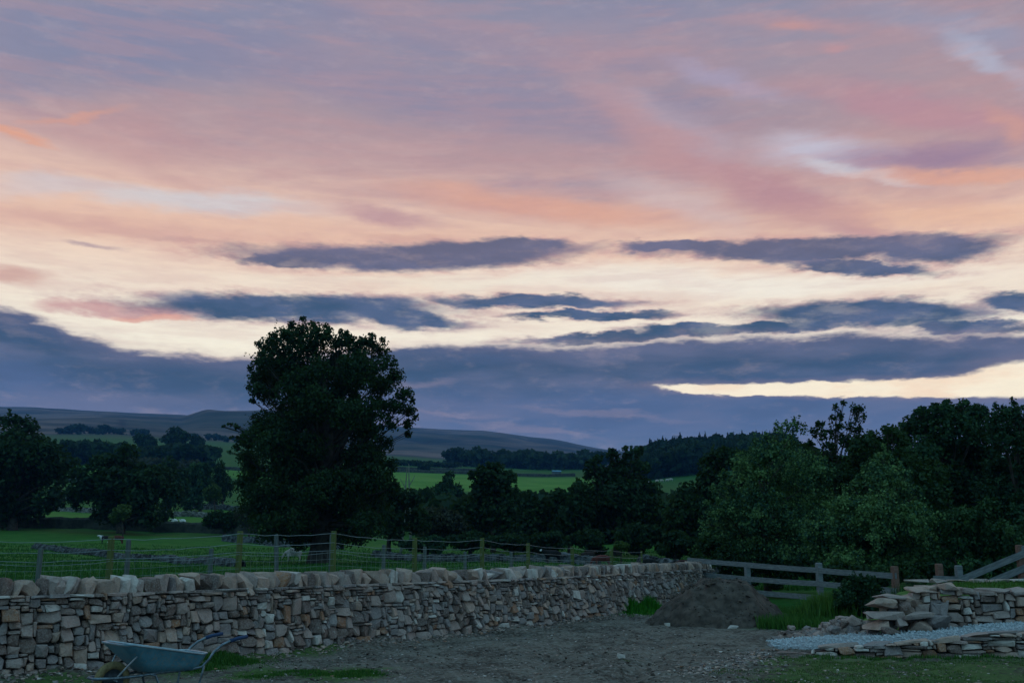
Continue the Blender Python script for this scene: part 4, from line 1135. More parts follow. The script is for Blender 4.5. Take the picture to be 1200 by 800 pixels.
# ---------------------------------------------------------------- trees
def leaf_arrays(blobs, n, size, seed, up=.35, shell=.33, tb=0.0, spray=.35):
    """blobs: (x,y,z,rx,ry,rz[,density]); leaves as folded diamonds scattered in each clump"""
    rs = np.random.RandomState(seed); B = np.array([b[:6] for b in blobs], float)
    w = np.array([(b[3]*b[4]*b[5])**.66*(b[6] if len(b) > 6 else 1) for b in blobs]); w = w/w.sum()
    k = rs.choice(len(B), n, p=w); d = rs.normal(size=(n, 3)); d /= np.linalg.norm(d, axis=1)[:, None]
    rad = rs.uniform(0, 1, n)**shell
    # twig clumping: leaves gather along random directions inside a clump
    cl = 22; cd = rs.normal(size=(len(B), cl, 3)); cd /= np.linalg.norm(cd, axis=2)[:, :, None]
    ci = rs.randint(0, cl, n); d2 = cd[k, ci]+rs.normal(size=(n, 3))*.26; d2 /= np.linalg.norm(d2, axis=1)[:, None]
    use = rs.uniform(size=n) < .72; d = np.where(use[:, None], d2, d); rad = np.where(use, rad*rs.uniform(.9, 1.15, n), rad)
    P = B[k, :3]+d*rad[:, None]*B[k, 3:6]
    # sprays: leaves strung along shoots that leave the clump, rise and nod
    sp = rs.uniform(size=n) < spray; sd = cd[k, ci]+np.array([0, 0, .45]); sd /= np.linalg.norm(sd, axis=1)[:, None]
    tt = rs.uniform(.2, 1.0, n)*rs.uniform(.8, 1.28, (len(B), cl))[k, ci]; rr = B[k, 3:6]
    bend = np.clip(rs.normal(0, .16, (len(B), cl, 3)), -.3, .3)[k, ci]*(tt**2)[:, None]
    Q = B[k, :3]+(sd*tt[:, None]+bend)*rr+rs.normal(size=(n, 3))*(rr.mean(1)*.085*(1.5-tt*.6))[:, None]; Q[:, 2] -= (tt**2)*.12*rr[:, 2]
    P = np.where(sp[:, None], Q, P)
    s = size*rs.uniform(.55, 1.25, n)
    nr = d*.6+rs.normal(size=(n, 3))*.7+np.array([0, 0, up]); nr /= np.linalg.norm(nr, axis=1)[:, None]
    t = rs.normal(size=(n, 3)); a = np.cross(nr, t); a /= np.linalg.norm(a, axis=1)[:, None]; b = np.cross(nr, a)
    a *= s[:, None]*.5; b *= s[:, None]*.36; f = nr*(s*.12)[:, None]
    V = np.stack([P-a, P+b+f, P+a, P-b+f], 1).reshape(-1, 3)
    i = np.arange(n)[:, None]*4
    Fc = np.concatenate([i+np.array([[0, 1, 2]]), i+np.array([[0, 2, 3]])])
    ct = rs.uniform(0, 1, (len(B), cl))
    cb = np.where(sp, .12, -.05); tint = np.clip(cb+rs.uniform(0, 1, n)*.45+ct[k, ci]*.45+rs.uniform(0, .3, len(B))[k]+tb, 0, 1)
    return V, Fc, np.repeat(tint, 4)
def trunk_mb(base, blobs, r, lean=(0, 0), fork=.35, seed=0, frac=1.0, twig=.018):
    """tapered trunk with a limb to each clump, local coords"""
    rng = random.Random(seed); mb = MB(); zs = sorted(b[2] for b in blobs); top = zs[int(len(zs)*.85)]
    cx = sum(b[0] for b in blobs)/len(blobs); cy = sum(b[1] for b in blobs)/len(blobs)
    def axis(t): return Vector((base[0]+(cx-base[0])*t*.8+lean[0]*t, base[1]+(cy-base[1])*t*.8+lean[1]*t, base[2]+(top-base[2])*t))
    pts = [axis(t)+Vector((rng.uniform(-1, 1), rng.uniform(-1, 1), 0))*r*.5*(t > .1) for t in (-.02, .04, .15, .3, .45, .6, .8, 1)]
    pts[0].z = base[2]-.15*(top-base[2])*0-.3
    mb.tube(pts, [r*1.45, r*1.12, r, r*.9, r*.75, r*.55, r*.3, twig], 10)
    for b in blobs:
        if rng.random() > frac: continue
        c = Vector(b[:3]); h = (c.z-base[2])/max(top-base[2], .1); t = max(fork*.5, min(.85, h*rng.uniform(.45, .75))); a = axis(t)
        m = a.lerp(c, .5)+Vector((0, 0, (c-a).length*rng.uniform(-.02, .14)))+Vector((rng.uniform(-1, 1), rng.uniform(-1, 1), 0))*(c-a).length*.06
        rr = min(r*(.42-.25*t), b[3]*.11+twig); mb.tube([a, a.lerp(m, .5)+Vector((0, 0, .05)), m, m.lerp(c, .5), c], [rr, rr*.8, rr*.6, rr*.4, twig*.7], 6, False)
        for q in range(3):
            e = c+Vector((rng.uniform(-1, 1)*b[3], rng.uniform(-1, 1)*b[4], rng.uniform(-.5, 1)*b[5]))*.8
            mb.tube([m.lerp(c, .6), (m+e)/2, e], [rr*.35, rr*.22, twig*.4], 4, False)
    return mb
def tree(name, label, cat, base, blobs, n, size, mat, r=.2, group=None, seed=1, **kw):
    base = Vector(base); B = [(b[0]-base.x, b[1]-base.y, b[2]-base.z)+tuple(b[3:]) for b in blobs]
    root = empty(name, base, label=label, cat=cat, group=group)
    V, Fc, t = leaf_arrays(B, n, size, seed, kw.pop('up', .35), kw.pop('shell', .33), kw.pop('tb', 0), kw.pop('spray', .35))
    link('crown', mesh_np('crown', V, Fc, t), M[mat], root)
    trunk_mb((0, 0, 0), B, r, seed=seed, **kw).build('trunk', M['bark'], root, smooth=True)
    return root
def pixblobs(L, Y, rng, dy=.8, sy=1.0):
    """clumps given where they stand in the photograph -> world"""
    out = []
    for q in L:
        px, py, rp = q[:3]; d = rng.uniform(-dy, dy)*rp/F*Y*2.2; c = at(px, py, Y+d); s = rp/F*Y
        out.append((c.x, c.y, c.z, s, s*sy, s*(q[3] if len(q) > 3 else .85))+((q[4],) if len(q) > 4 else ()))
    return out
def build_sycamore():
    rng = random.Random(77); Y = 64
    L = [(352, 392, 17), (335, 397, 18), (375, 393, 18), (316, 405, 15), (398, 402, 14), (360, 410, 24), (325, 420, 22), (392, 420, 18), (308, 424, 15), (303, 443, 15), (345, 432, 24), (378, 440, 22),
         (304, 458, 12), (318, 462, 16), (342, 462, 24), (376, 468, 24), (430, 405, 13), (444, 410, 13), (420, 418, 12), (455, 425, 12), (437, 432, 15), (465, 442, 12), (450, 452, 15), (420, 444, 11), (475, 462, 11), (462, 475, 14),
         (480, 482, 10), (478, 497, 8), (440, 476, 15), (415, 466, 12), (455, 494, 12), (410, 490, 18), (330, 486, 22), (306, 494, 15), (360, 498, 26), (385, 510, 24), (435, 506, 16), (450, 522, 12),
         (300, 512, 18), (287, 520, 11), (325, 520, 25), (290, 538, 14), (355, 532, 27), (395, 540, 25), (430, 535, 22), (456, 545, 12), (300, 555, 24), (285, 568, 12), (335, 560, 26), (370, 568, 26), (410, 570, 25), (445, 566, 20),
         (462, 572, 9), (300, 585, 22), (325, 595, 22), (355, 602, 25), (385, 605, 23), (415, 602, 22), (440, 595, 18), (455, 600, 8), (305, 608, 14), (330, 622, 16), (350, 632, 14), (375, 632, 15), (400, 630, 14), (425, 622, 12), (312, 625, 9)]
    bl = pixblobs(L, Y, rng, 1.0, 1.15)
    # depth: the crown is as deep as it is wide
    for k in range(60):
        c = at(rng.uniform(310, 450), rng.uniform(430, 625), Y+rng.choice([-1, 1])*rng.uniform(1.5, 4)); bl.append((c.x, c.y, c.z, 1.2, 1.2, 1.0))
    # straggling side twigs to the left
    for px, py, rp in [(277, 500, 4.5), (269, 497, 3.5), (281, 513, 4.5), (262, 500, 2.5), (276, 525, 5), (268, 530, 3.5), (272, 512, 3)]:
        c = at(px, py, Y); s = rp/F*Y; bl.append((c.x, c.y, c.z, s, s, s*.8, .8))
    for px, py, rp in [(355, 374, 4), (341, 380, 5), (366, 380, 5), (383, 383, 5), (303, 404, 5), (293, 432, 4), (292, 455, 4), (436, 394, 5), (448, 398, 4), (484, 470, 4), (487, 490, 4), (296, 470, 4), (412, 398, 4), (478, 508, 5), (320, 392, 5), (400, 388, 4), (410, 398, 8), (416, 408, 9), (424, 400, 7), (405, 392, 6)]:
        c = at(px, py, Y); s = rp/F*Y; bl.append((c.x, c.y, c.z, s, s, s, 1.2))
    b = at(376, 660, Y); b.z = Hz(b.x, b.y)
    tree('sycamore_tree', 'tallest tree, a dense dark sycamore standing alone in the middle of the pasture', 'tree', b, bl, 150000, .195, 'leaf_dark', .72, seed=5, frac=.8, up=.25, shell=.42, twig=.03)
build_sycamore()

def round_blobs(px, Y, cy, rw, rh, base_py, rng, n=16, rb=.38):
    """clumps over an ellipsoid crown, centre px,cy, half sizes rw,rh (px)"""
    out = []; c = at(px, cy, Y); sx = rw/F*Y; sz = rh/F*Y
    for k in range(n):
        d = Vector((rng.gauss(0, 1), rng.gauss(0, 1), rng.gauss(0, .9)+.15)).normalized(); q = rng.uniform(.55, .80); r = rb*rng.uniform(.7, 1.25)
        out.append((c.x+d.x*sx*q, c.y+d.y*sx*q*.9, c.z+d.z*sz*q, sx*r, sx*r, sz*r*.95))
    out.append((c.x, c.y, c.z, sx*.6, sx*.6, sz*.6))
    return out
def simple_tree(label, px, Y, top, bottom, rw, mat, n, size, name='broadleaf_tree', cat='tree', group=None, seed=0, r=None, nb=16, extra=(), **kw):
    """one tree: crown from pixel row top down to bottom, on the ground at depth Y"""
    rng = random.Random(seed*7+3); g = at(px, 640, Y); g.z = Hz(g.x, Y)
    cy = (top+bottom)/2; rh = (bottom-top)/2
    bl = round_blobs(px, Y, cy, rw, rh, bottom, rng, nb)
    bl += pixblobs(extra, Y, rng, .5)
    return tree(name, label, cat, g, bl, n, size, mat, r or rw/F*Y*.09, group, seed, **kw)
G1 = 'trees standing about the fields'
def build_trees():
    T = simple_tree
    T('big round dark tree cut by the left edge of the photo', 12, 124, 494, 608, 58, 'leaf_dark', 26000, .55, seed=11, nb=26, extra=[(50, 530, 18), (62, 560, 18), (58, 585, 18), (30, 500, 15), (66, 578, 10), (10, 495, 14), (-30, 560, 30), (5, 595, 16), (25, 598, 14), (45, 595, 14), (-15, 598, 16), (70, 592, 8)], group=G1, up=.6)
    T('wide dark spreading tree behind the small young tree in the left fields', 140, 120, 530, 616, 50, 'leaf_dark', 25000, .5, seed=12, nb=26, extra=[(190, 560, 18), (100, 560, 20), (95, 585, 14), (160, 600, 18), (175, 608, 14), (150, 532, 14), (180, 600, 12), (120, 604, 12), (140, 608, 12), (195, 604, 9), (205, 575, 12), (85, 575, 10)], group=G1, up=.6)
    T('dark rounded tree joined to the right side of the wide spreading tree', 196, 185, 532, 600, 24, 'leaf_dark', 8000, .6, seed=13, extra=[(212, 572, 10)], group=G1)
    T('mid green rounded tree in the left fields beside a paler bush', 232, 200, 540, 598, 21, 'leaf_mid', 6000, .6, seed=14, group=G1)
    T('smaller dark tree just left of the tall sycamore', 258, 208, 540, 600, 15, 'leaf_dark', 4500, .55, seed=15, group=G1)
    T('pale olive bush at the foot of the mid green rounded tree', 250, 190, 568, 590, 11, 'leaf_olive', 2500, .45, name='bush', cat='bush', seed=16, group='bushes in the fields')
    T('small pale green young tree standing before the dark field wall', 143, 112, 590, 614, 13.5, 'leaf_olive', 3000, .32, name='young_tree', seed=17, nb=9, r=.10, group=G1)
    T('low dark bush growing on the field wall left of the sycamore', 262, 121, 596, 623, 20, 'leaf_dark', 3500, .4, name='bush', cat='bush', seed=18, group='bushes in the fields', extra=[(276, 604, 10)])
    T('thin brownish leafless looking bush against the left side of the sycamore', 291, 118, 590, 622, 14, 'leaf_brown', 1600, .3, name='bush', cat='bush', seed=19, group='bushes in the fields')
    T('biggest dark domed tree on the far left skyline under the hills', 207, 560, 500, 532, 20, 'leaf_dark', 3500, 1.7, seed=20, group=G1, nb=12)
    T('low domed dark tree left of the biggest skyline dome', 171, 540, 508, 534, 15, 'leaf_dark', 2600, 1.6, seed=21, group=G1, nb=10)
    T('narrow dark tree touching the right side of the skyline dome', 230, 565, 508, 532, 9, 'leaf_dark', 1800, 1.5, seed=22, group=G1, nb=8)
    T('lone round bush in the far green field left of the sycamore', 247, 400, 540, 553, 7, 'leaf_dark', 1200, .9, name='bush', cat='bush', seed=23, group='bushes in the fields')
    T('tiny round bush at the bottom of the small green gap between two big trees', 83, 330, 541, 548, 4, 'leaf_dark', 500, .6, name='bush', cat='bush', seed=24, group='bushes in the fields')
    T('lone round tree in the far green field right of the sycamore', 497, 520, 541, 556, 8.5, 'leaf_dark', 1600, 1.1, seed=25, group=G1, nb=9)
    # belt beyond the long wall, centre
    T('dark bushy tree touching the lower right side of the sycamore', 456, 84, 560, 648, 30, 'leaf_dark', 8000, .36, seed=30, group=G1, extra=[(488, 610, 18), (480, 585, 14), (450, 590, 20)], up=.7)
    T('grey green round topped tree with a field showing above it', 524, 150, 554, 612, 20, 'leaf_mid', 6000, .5, seed=31, group=G1, extra=[(514, 580, 10)])
    T('reddish dark bush below the grey green round topped tree', 512, 100, 592, 640, 26, 'leaf_brown', 6500, .4, name='bush', cat='bush', seed=32, group='bushes in the fields', extra=[(536, 615, 14)])
    T('tall dark tree with a narrow ragged top left of the long bright field', 578, 88, 556, 640, 33, 'leaf_dark', 12000, .36, seed=33, group=G1, extra=[(566, 552, 9), (583, 549, 10), (555, 556, 7), (596, 560, 10), (574, 545, 5)], up=.5)
    T('dark green tree under the bright field right of the ragged topped tree', 622, 84, 578, 642, 28, 'leaf_dark', 9000, .36, seed=34, group=G1, extra=[(640, 594, 12)])
    T('bushy mid green tree left of the tallest tree of the middle belt', 668, 82, 572, 645, 32, 'leaf_dark', 11000, .36, seed=35, group=G1, extra=[(655, 582, 12), (680, 576, 14)])
    T('tallest tree of the middle belt with knobbly clumps along its top', 722, 84, 548, 640, 44, 'leaf_dark', 17000, .36, seed=36, group=G1, nb=24, up=.6,
      extra=[(692, 545, 9), (700, 538, 7), (718, 532, 8), (735, 532, 8), (748, 530, 6), (705, 552, 12), (725, 548, 14), (745, 545, 10), (688, 555, 7), (755, 548, 8), (762, 575, 14), (765, 600, 14), (716, 527, 4), (733, 526, 4), (752, 526, 4)])
    T('very dark tree filling the gap between the middle belt and the birches', 815, 70, 548, 650, 36, 'leaf_dark', 15000, .32, seed=37, group=G1, extra=[(800, 600, 22), (835, 545, 18), (850, 535, 14), (870, 540, 16), (790, 620, 14)])
    T('small yellowish bush beyond the right end of the wire fence', 727, 58, 631, 648, 10, 'leaf_olive', 1800, .16, name='bush', cat='bush', seed=38, nb=8, r=.05, group='bushes in the fields')
    for k, (px, Y, top, bot, rw, mt, lb) in enumerate([
        (640, 76, 622, 650, 26, 'leaf_dark', 'dark undergrowth bush in shade beneath the bushy mid green tree'), (600, 78, 620, 650, 28, 'leaf_dark', 'dark undergrowth bush beneath the dark green tree under the bright field'),
        (550, 80, 622, 650, 30, 'leaf_dark', 'dark undergrowth bush behind the wire fence below the ragged topped tree'), (500, 82, 625, 651, 30, 'leaf_mid', 'low rounded bush behind the wire fence right of the sycamore trunk'),
        (690, 76, 620, 648, 28, 'leaf_dark', 'dark undergrowth bush left of the small yellowish bush'), (750, 74, 612, 648, 30, 'leaf_dark', 'dark undergrowth bush right of the small yellowish bush'), (790, 62, 625, 655, 24, 'leaf_dark', 'dark undergrowth bush beside the far end of the long wall')]):
        T(lb, px, Y, top, bot, rw, mt, 4500, .3, name='bush', cat='bush', seed=50+k, group='undergrowth along the field edge', nb=12)
build_trees()

def build_near_right():
    rng = random.Random(91)
    def grow(lb, px, Y, L, n, size, mat, seed, fill=0, box=None, name='broadleaf_tree', group='trees and shrubs crowding behind the rail fence', dyf=.9, **kw):
        bl = pixblobs(L, Y, rng, dyf, 1.2)
        for k in range(fill):
            x0, x1, y0, y1 = box; c = at(rng.uniform(x0, x1), rng.uniform(y0, y1), Y+rng.uniform(-.3, 1.6)); s = rng.uniform(.45, .75); bl.append((c.x, c.y, c.z, s, s, s*.85))
        g = at(px, 690, Y); g.z = Hz(g.x, Y)
        return tree(name, lb, 'tree', g, bl, n, size, mat, kw.pop('r', .12), group, seed, **kw)
    # left birch
    L = [(900, 540, 26), (880, 560, 24), (860, 580, 22), (850, 600, 20), (838, 622, 18), (826, 640, 12), (925, 535, 24), (950, 555, 28), (920, 575, 34), (890, 600, 34), (860, 625, 28), (880, 645, 26), (915, 620, 36), (950, 600, 36), (915, 655, 26),
         (940, 645, 30), (905, 518, 12), (925, 508, 9, 1.6, .6), (870, 540, 12), (850, 560, 10), (835, 600, 9), (915, 505, 6, 1.8, .6), (935, 500, 7, 1.8, .6), (888, 520, 6, 1.5, .6), (840, 655, 14), (822, 612, 5), (827, 588, 5), (845, 575, 6), (898, 512, 4, 2.6, .7), (910, 503, 4, 2.6, .7), (920, 498, 3.5, 2.6, .7), (930, 493, 3.5, 2.4, .7), (943, 503, 4, 2.2, .7), (880, 528, 4, 2.2, .7), (862, 540, 4, 2.2, .7), (885, 512, 3, 2.2, .6), (848, 556, 4, 2, .7), (836, 572, 4, 2, .7)]
    grow('left hand birch with small blue green leaves leaning over the rail fence', 900, 34.5, L, 54000, .098, 'leaf_birch', 101, 14, (850, 960, 560, 660), name='birch_tree', spray=.72, twig=.008, frac=.8, up=.5, tb=.12)
    # right birch, drooping
    L = [(1030, 550, 14, 1.3), (1035, 565, 22), (1015, 580, 24), (1055, 580, 24), (995, 600, 26), (1030, 605, 34), (1070, 610, 26), (975, 625, 26), (1005, 635, 32), (1045, 640, 34), (1078, 640, 20), (960, 640, 16), (990, 660, 24), (1030, 665, 24), (1065, 665, 20),
         (1038, 535, 6, 1.8, .7), (1020, 548, 7, 1.4, .7), (1060, 556, 8, 1.3, .7), (1085, 600, 9), (1090, 630, 9), (955, 618, 9), (945, 628, 8), (1075, 575, 8), (1010, 560, 8), (1036, 528, 3.5, 2.4, .7), (1044, 536, 4, 2.2, .7), (1028, 538, 4, 2.2, .7), (1054, 545, 4, 2, .7), (1066, 555, 4, 2, .7), (1012, 550, 4, 2, .7), (1000, 568, 4, 2, .7), (1080, 590, 4, 2, .7)]
    grow('right hand birch with paler green drooping leaves before the darker trees', 1030, 30.5, L, 60000, .090, 'leaf_birch', 102, 12, (980, 1075, 590, 660), name='birch_tree', spray=.72, twig=.008, frac=.8, tb=.12, up=.5)
    # silhouetted ash sprays
    L = [(979, 478, 4, 1.6, .9), (988, 473, 3.5, 1.3, .9), (985, 487, 5, 1.3, .9), (976, 492, 5, 1.6, .8), (1001, 480, 5.5, 1.5, .9), (1009, 479, 5, 1.3, .9), (1004, 492, 5, 1.8, .9), (1012, 488, 4, 1.6, .8), (997, 500, 6, 1.4, .9), (961, 498, 5.5, 1.3, .9), (954, 507, 6, 1.2, .9), (964, 511, 6, 1.3, .9), (983, 502, 6, 1.5, .9), (974, 508, 6, 1.3, .9),
         (990, 516, 9, 1.2), (972, 522, 9), (948, 520, 6), (1006, 506, 6, 1.4, .9), (1019, 508, 4, 1.2, .7), (1024, 514, 3.5, 1, .7), (1000, 522, 9),
         (975, 540, 18), (1005, 535, 14), (950, 545, 16), (985, 560, 24), (955, 570, 24), (1015, 555, 14)]
    grow('tall ash with open black sprays of leaves standing clear above the birches', 985, 42, L, 15000, .13, 'leaf_dark', 103, 8, (950, 1020, 560, 640), name='ash_tree', spray=.6, dyf=.5, frac=1, twig=.012, up=.2)
    L = [(1010, 525, 18), (1030, 520, 16), (1048, 512, 16), (1025, 545, 26), (1050, 545, 26), (1065, 570, 26), (1085, 590, 28), (1040, 590, 30), (1080, 620, 26), (1040, 503, 7), (1020, 510, 6)]
    grow('olive tinted tree between the ash and the great domed tree', 1045, 40, L, 17000, .19, 'leaf_dark', 104, 14, (1015, 1095, 545, 640), tb=.25, up=.5)
    L = [(1068, 498, 14), (1085, 488, 14), (1105, 485, 15), (1125, 484, 15), (1145, 487, 15), (1060, 512, 14), (1090, 505, 22), (1120, 505, 24), (1150, 510, 24), (1075, 530, 24), (1105, 535, 28), (1140, 540, 30), (1115, 570, 30), (1145, 590, 30), (1100, 600, 28), (1075, 484, 7), (1110, 473, 6), (1130, 473, 6),
         (1095, 476, 6), (1150, 478, 6)]
    grow('great domed tree rising highest of the right hand wood', 1115, 47, L, 34000, .19, 'leaf_mid', 105, 18, (1080, 1160, 520, 640), r=.3, up=.5)
    L = [(1170, 492, 14), (1190, 488, 14), (1200, 500, 18), (1175, 515, 22), (1205, 535, 26), (1185, 555, 28), (1220, 520, 30), (1165, 580, 22), (1200, 600, 28), (1230, 570, 30), (1168, 478, 5, 1.6, .6), (1188, 474, 5, 2.2, .6), (1178, 480, 5, 1.4, .6), (1203, 480, 8)]
    grow('dark leafy tree at the right edge with upright shoots on its top', 1195, 41, L, 30000, .15, 'leaf_mid', 106, 16, (1165, 1240, 520, 640), r=.2, tb=-.15, twig=.01, up=.5, spray=.55)
    L = [(1125, 610, 20), (1150, 625, 22), (1120, 640, 20), (1155, 650, 20), (1180, 630, 22), (1200, 650, 22), (1100, 655, 16), (1155, 600, 9, 2), (1165, 592, 5, 1.8), (1220, 620, 26), (1105, 670, 14), (1140, 668, 16), (1175, 668, 16), (1210, 670, 18)]
    grow('low mixed shrub behind the sloping rail fence', 1150, 29, L, 26000, .11, 'leaf_mid', 107, 0, name='shrub', r=.05, twig=.008, tb=.1, up=.5, spray=.7)
    L = [(830, 640, 14), (850, 655, 16), (870, 665, 12), (822, 660, 10), (895, 660, 16), (815, 650, 7), (925, 668, 14), (945, 665, 14), (850, 675, 10), (880, 678, 10), (910, 682, 10)]
    grow('dark low growth behind the left end of the rail fence', 865, 33.2, L, 9000, .13, 'leaf_dark', 108, 0, name='shrub', r=.04, twig=.008, up=.5)
    L = [(960, 672, 12), (985, 670, 14), (1010, 672, 14), (1060, 670, 14), (1085, 668, 14), (1030, 678, 12), (1075, 682, 10)]
    grow('dark low growth behind the right end of the rail fence', 1020, 27.3, L, 9000, .12, 'leaf_dark', 109, 0, name='shrub', r=.04, twig=.008, up=.5)
    # filler behind: hides the ground between crowns
    for k, (px, Y, top, bot, rw, lb) in enumerate([(880, 52, 560, 650, 40, 'shadowed tree deep in the wood behind the left hand birch'), (960, 54, 560, 655, 44, 'shadowed tree deep in the wood behind the ash'), (1050, 56, 550, 655, 44, 'shadowed tree deep in the wood behind the right hand birch'),
                                               (1130, 56, 540, 650, 44, 'shadowed tree deep in the wood behind the great domed tree'), (1210, 54, 530, 650, 46, 'shadowed tree deep in the wood behind the right edge tree')]):
        simple_tree(lb, px, Y, top, bot, rw, 'leaf_dark', 6500, .36, seed=120+k, group='trees and shrubs crowding behind the rail fence')
    for k, (px, Y, top, bot, rw) in enumerate([(-90, 118, 500, 605, 50), (1290, 44, 480, 650, 60), (1380, 42, 470, 650, 60)]):
        simple_tree(['tree standing out of view to the left', 'wood edge tree out of view to the right', 'wood edge tree farthest out of view to the right'][k], px, Y, top, bot, rw, 'leaf_dark', 7000, .45, seed=140+k, group=G1)
    # tall weeds in front of the fence
    def weeds(name, lb, px, py, Y, sx, sy, n, hmin, hmax, mat, w=.018):
        c = at(px, py, Y); rs = np.random.RandomState(int(px)); x = c.x+rs.normal(0, .5, n)*sx; y = Y+rs.normal(0, .5, n)*sy
        pts = np.stack([x, y, H(x, y), np.clip(1.1-((x-c.x)/sx)**2*.8, .3, 1)], 1); o = blades(name, lb, pts, hmin, hmax, mat, w, 'weeds', .3); return o
    bl = pixblobs([(1000, 690, 12), (1015, 685, 12), (990, 700, 12), (1008, 702, 14), (1025, 695, 12), (985, 712, 10), (1003, 714, 11), (1020, 710, 12), (1000, 682, 6, 1.8, .6), (1010, 680, 5, 1.8, .6), (990, 688, 5, 1.8, .6), (1022, 688, 6, 1.8, .6)], 21.8, rng, .5)
    g = at(1005, 715, 21.8); g.z = Hz(g.x, 21.8)
    tree('weed_clump', 'tall dark weeds and willowherb hiding the right part of the rail fence', 'weeds', g, bl, 15000, .06, 'leaf_mid', .015, seed=130, twig=.004, tb=-.1, up=.2, spray=.7)
    weeds('tall_grass', 'tall lighter green grass tussock left of the dark weeds', 975, 700, 22.3, .9, .5, 2600, .35, .75, M['grass_blade'])
    weeds('tall_grass', 'rank green grass at the foot of the brown fence end post', 1060, 700, 22.0, 1.0, .5, 2200, .25, .6, M['weed'])
    weeds('tall_grass', 'dark weeds around the fence corner left of the terrace wall', 1080, 690, 22.5, 1.2, .5, 2200, .3, .9, M['weed'])
build_near_right()

# ---------------------------------------------------------------- far woods
def wood(name, lb, spec, n_leaf, mat, seed, conifer=0):
    """spec: (px, Y, half width m, height m)"""
    rng = random.Random(seed); rs = np.random.RandomState(seed); Vs = []; Fs = []; Ts = []; o = 0
    for (px, Y, hw, hh) in spec:
        p = at(px, 640, Y); z = Hz(p.x, Y)
        if conifer and rng.random() < conifer:
            n = n_leaf; t = rs.uniform(0, 1, n)**.8; a = rs.uniform(0, 6.28, n); r = hw*.5*(1-t)*rs.uniform(.5, 1.1, n); P = np.stack([p.x+np.cos(a)*r, Y+np.sin(a)*r, z+hh*1.12*t], 1); s = np.full(n, hw*.32)*(1.1-t)
        else:
            n = n_leaf; m = 7; c = rs.normal(size=(m, 3)); c /= np.linalg.norm(c, axis=1)[:, None]; c = c*np.array([hw, hw, hh*.36])*.55+np.array([p.x, Y, z+hh*.58])
            k = rs.randint(0, m, n); d = rs.normal(size=(n, 3)); d /= np.linalg.norm(d, axis=1)[:, None]; P = c[k]+d*np.array([hw, hw, hh*.36])*.5*rs.uniform(.6, 1.05, n)[:, None]; s = np.full(n, hw*.26)*rs.uniform(.6, 1.2, n)
            kk = rs.uniform(size=n) < .12; P[kk] = np.stack([p.x+rs.normal(0, .3, kk.sum())*hw, Y+rs.normal(0, .3, kk.sum())*hw, z+rs.uniform(0, .5, kk.sum())*hh], 1)
        nr = rs.normal(size=(n, 3))+np.array([0, 0, .7]); nr /= np.linalg.norm(nr, axis=1)[:, None]; t_ = rs.normal(size=(n, 3)); a_ = np.cross(nr, t_); a_ /= np.linalg.norm(a_, axis=1)[:, None]; b_ = np.cross(nr, a_)
        a_ *= s[:, None]; b_ *= s[:, None]*.8
        Vs.append(np.stack([P-a_, P+b_, P+a_, P-b_], 1).reshape(-1, 3)); i = np.arange(n)[:, None]*4+o
        Fs.append(np.concatenate([i+np.array([[0, 1, 2]]), i+np.array([[0, 2, 3]])])); Ts.append(np.repeat(np.clip(rs.uniform(0, .5, n)+rng.uniform(0, .5), 0, 1), 4)); o += n*4
    ob = link(name, mesh_np(name, np.vstack(Vs), np.vstack(Fs), np.concatenate(Ts)), M[mat]); tag(ob, lb, 'wood', kind='stuff')
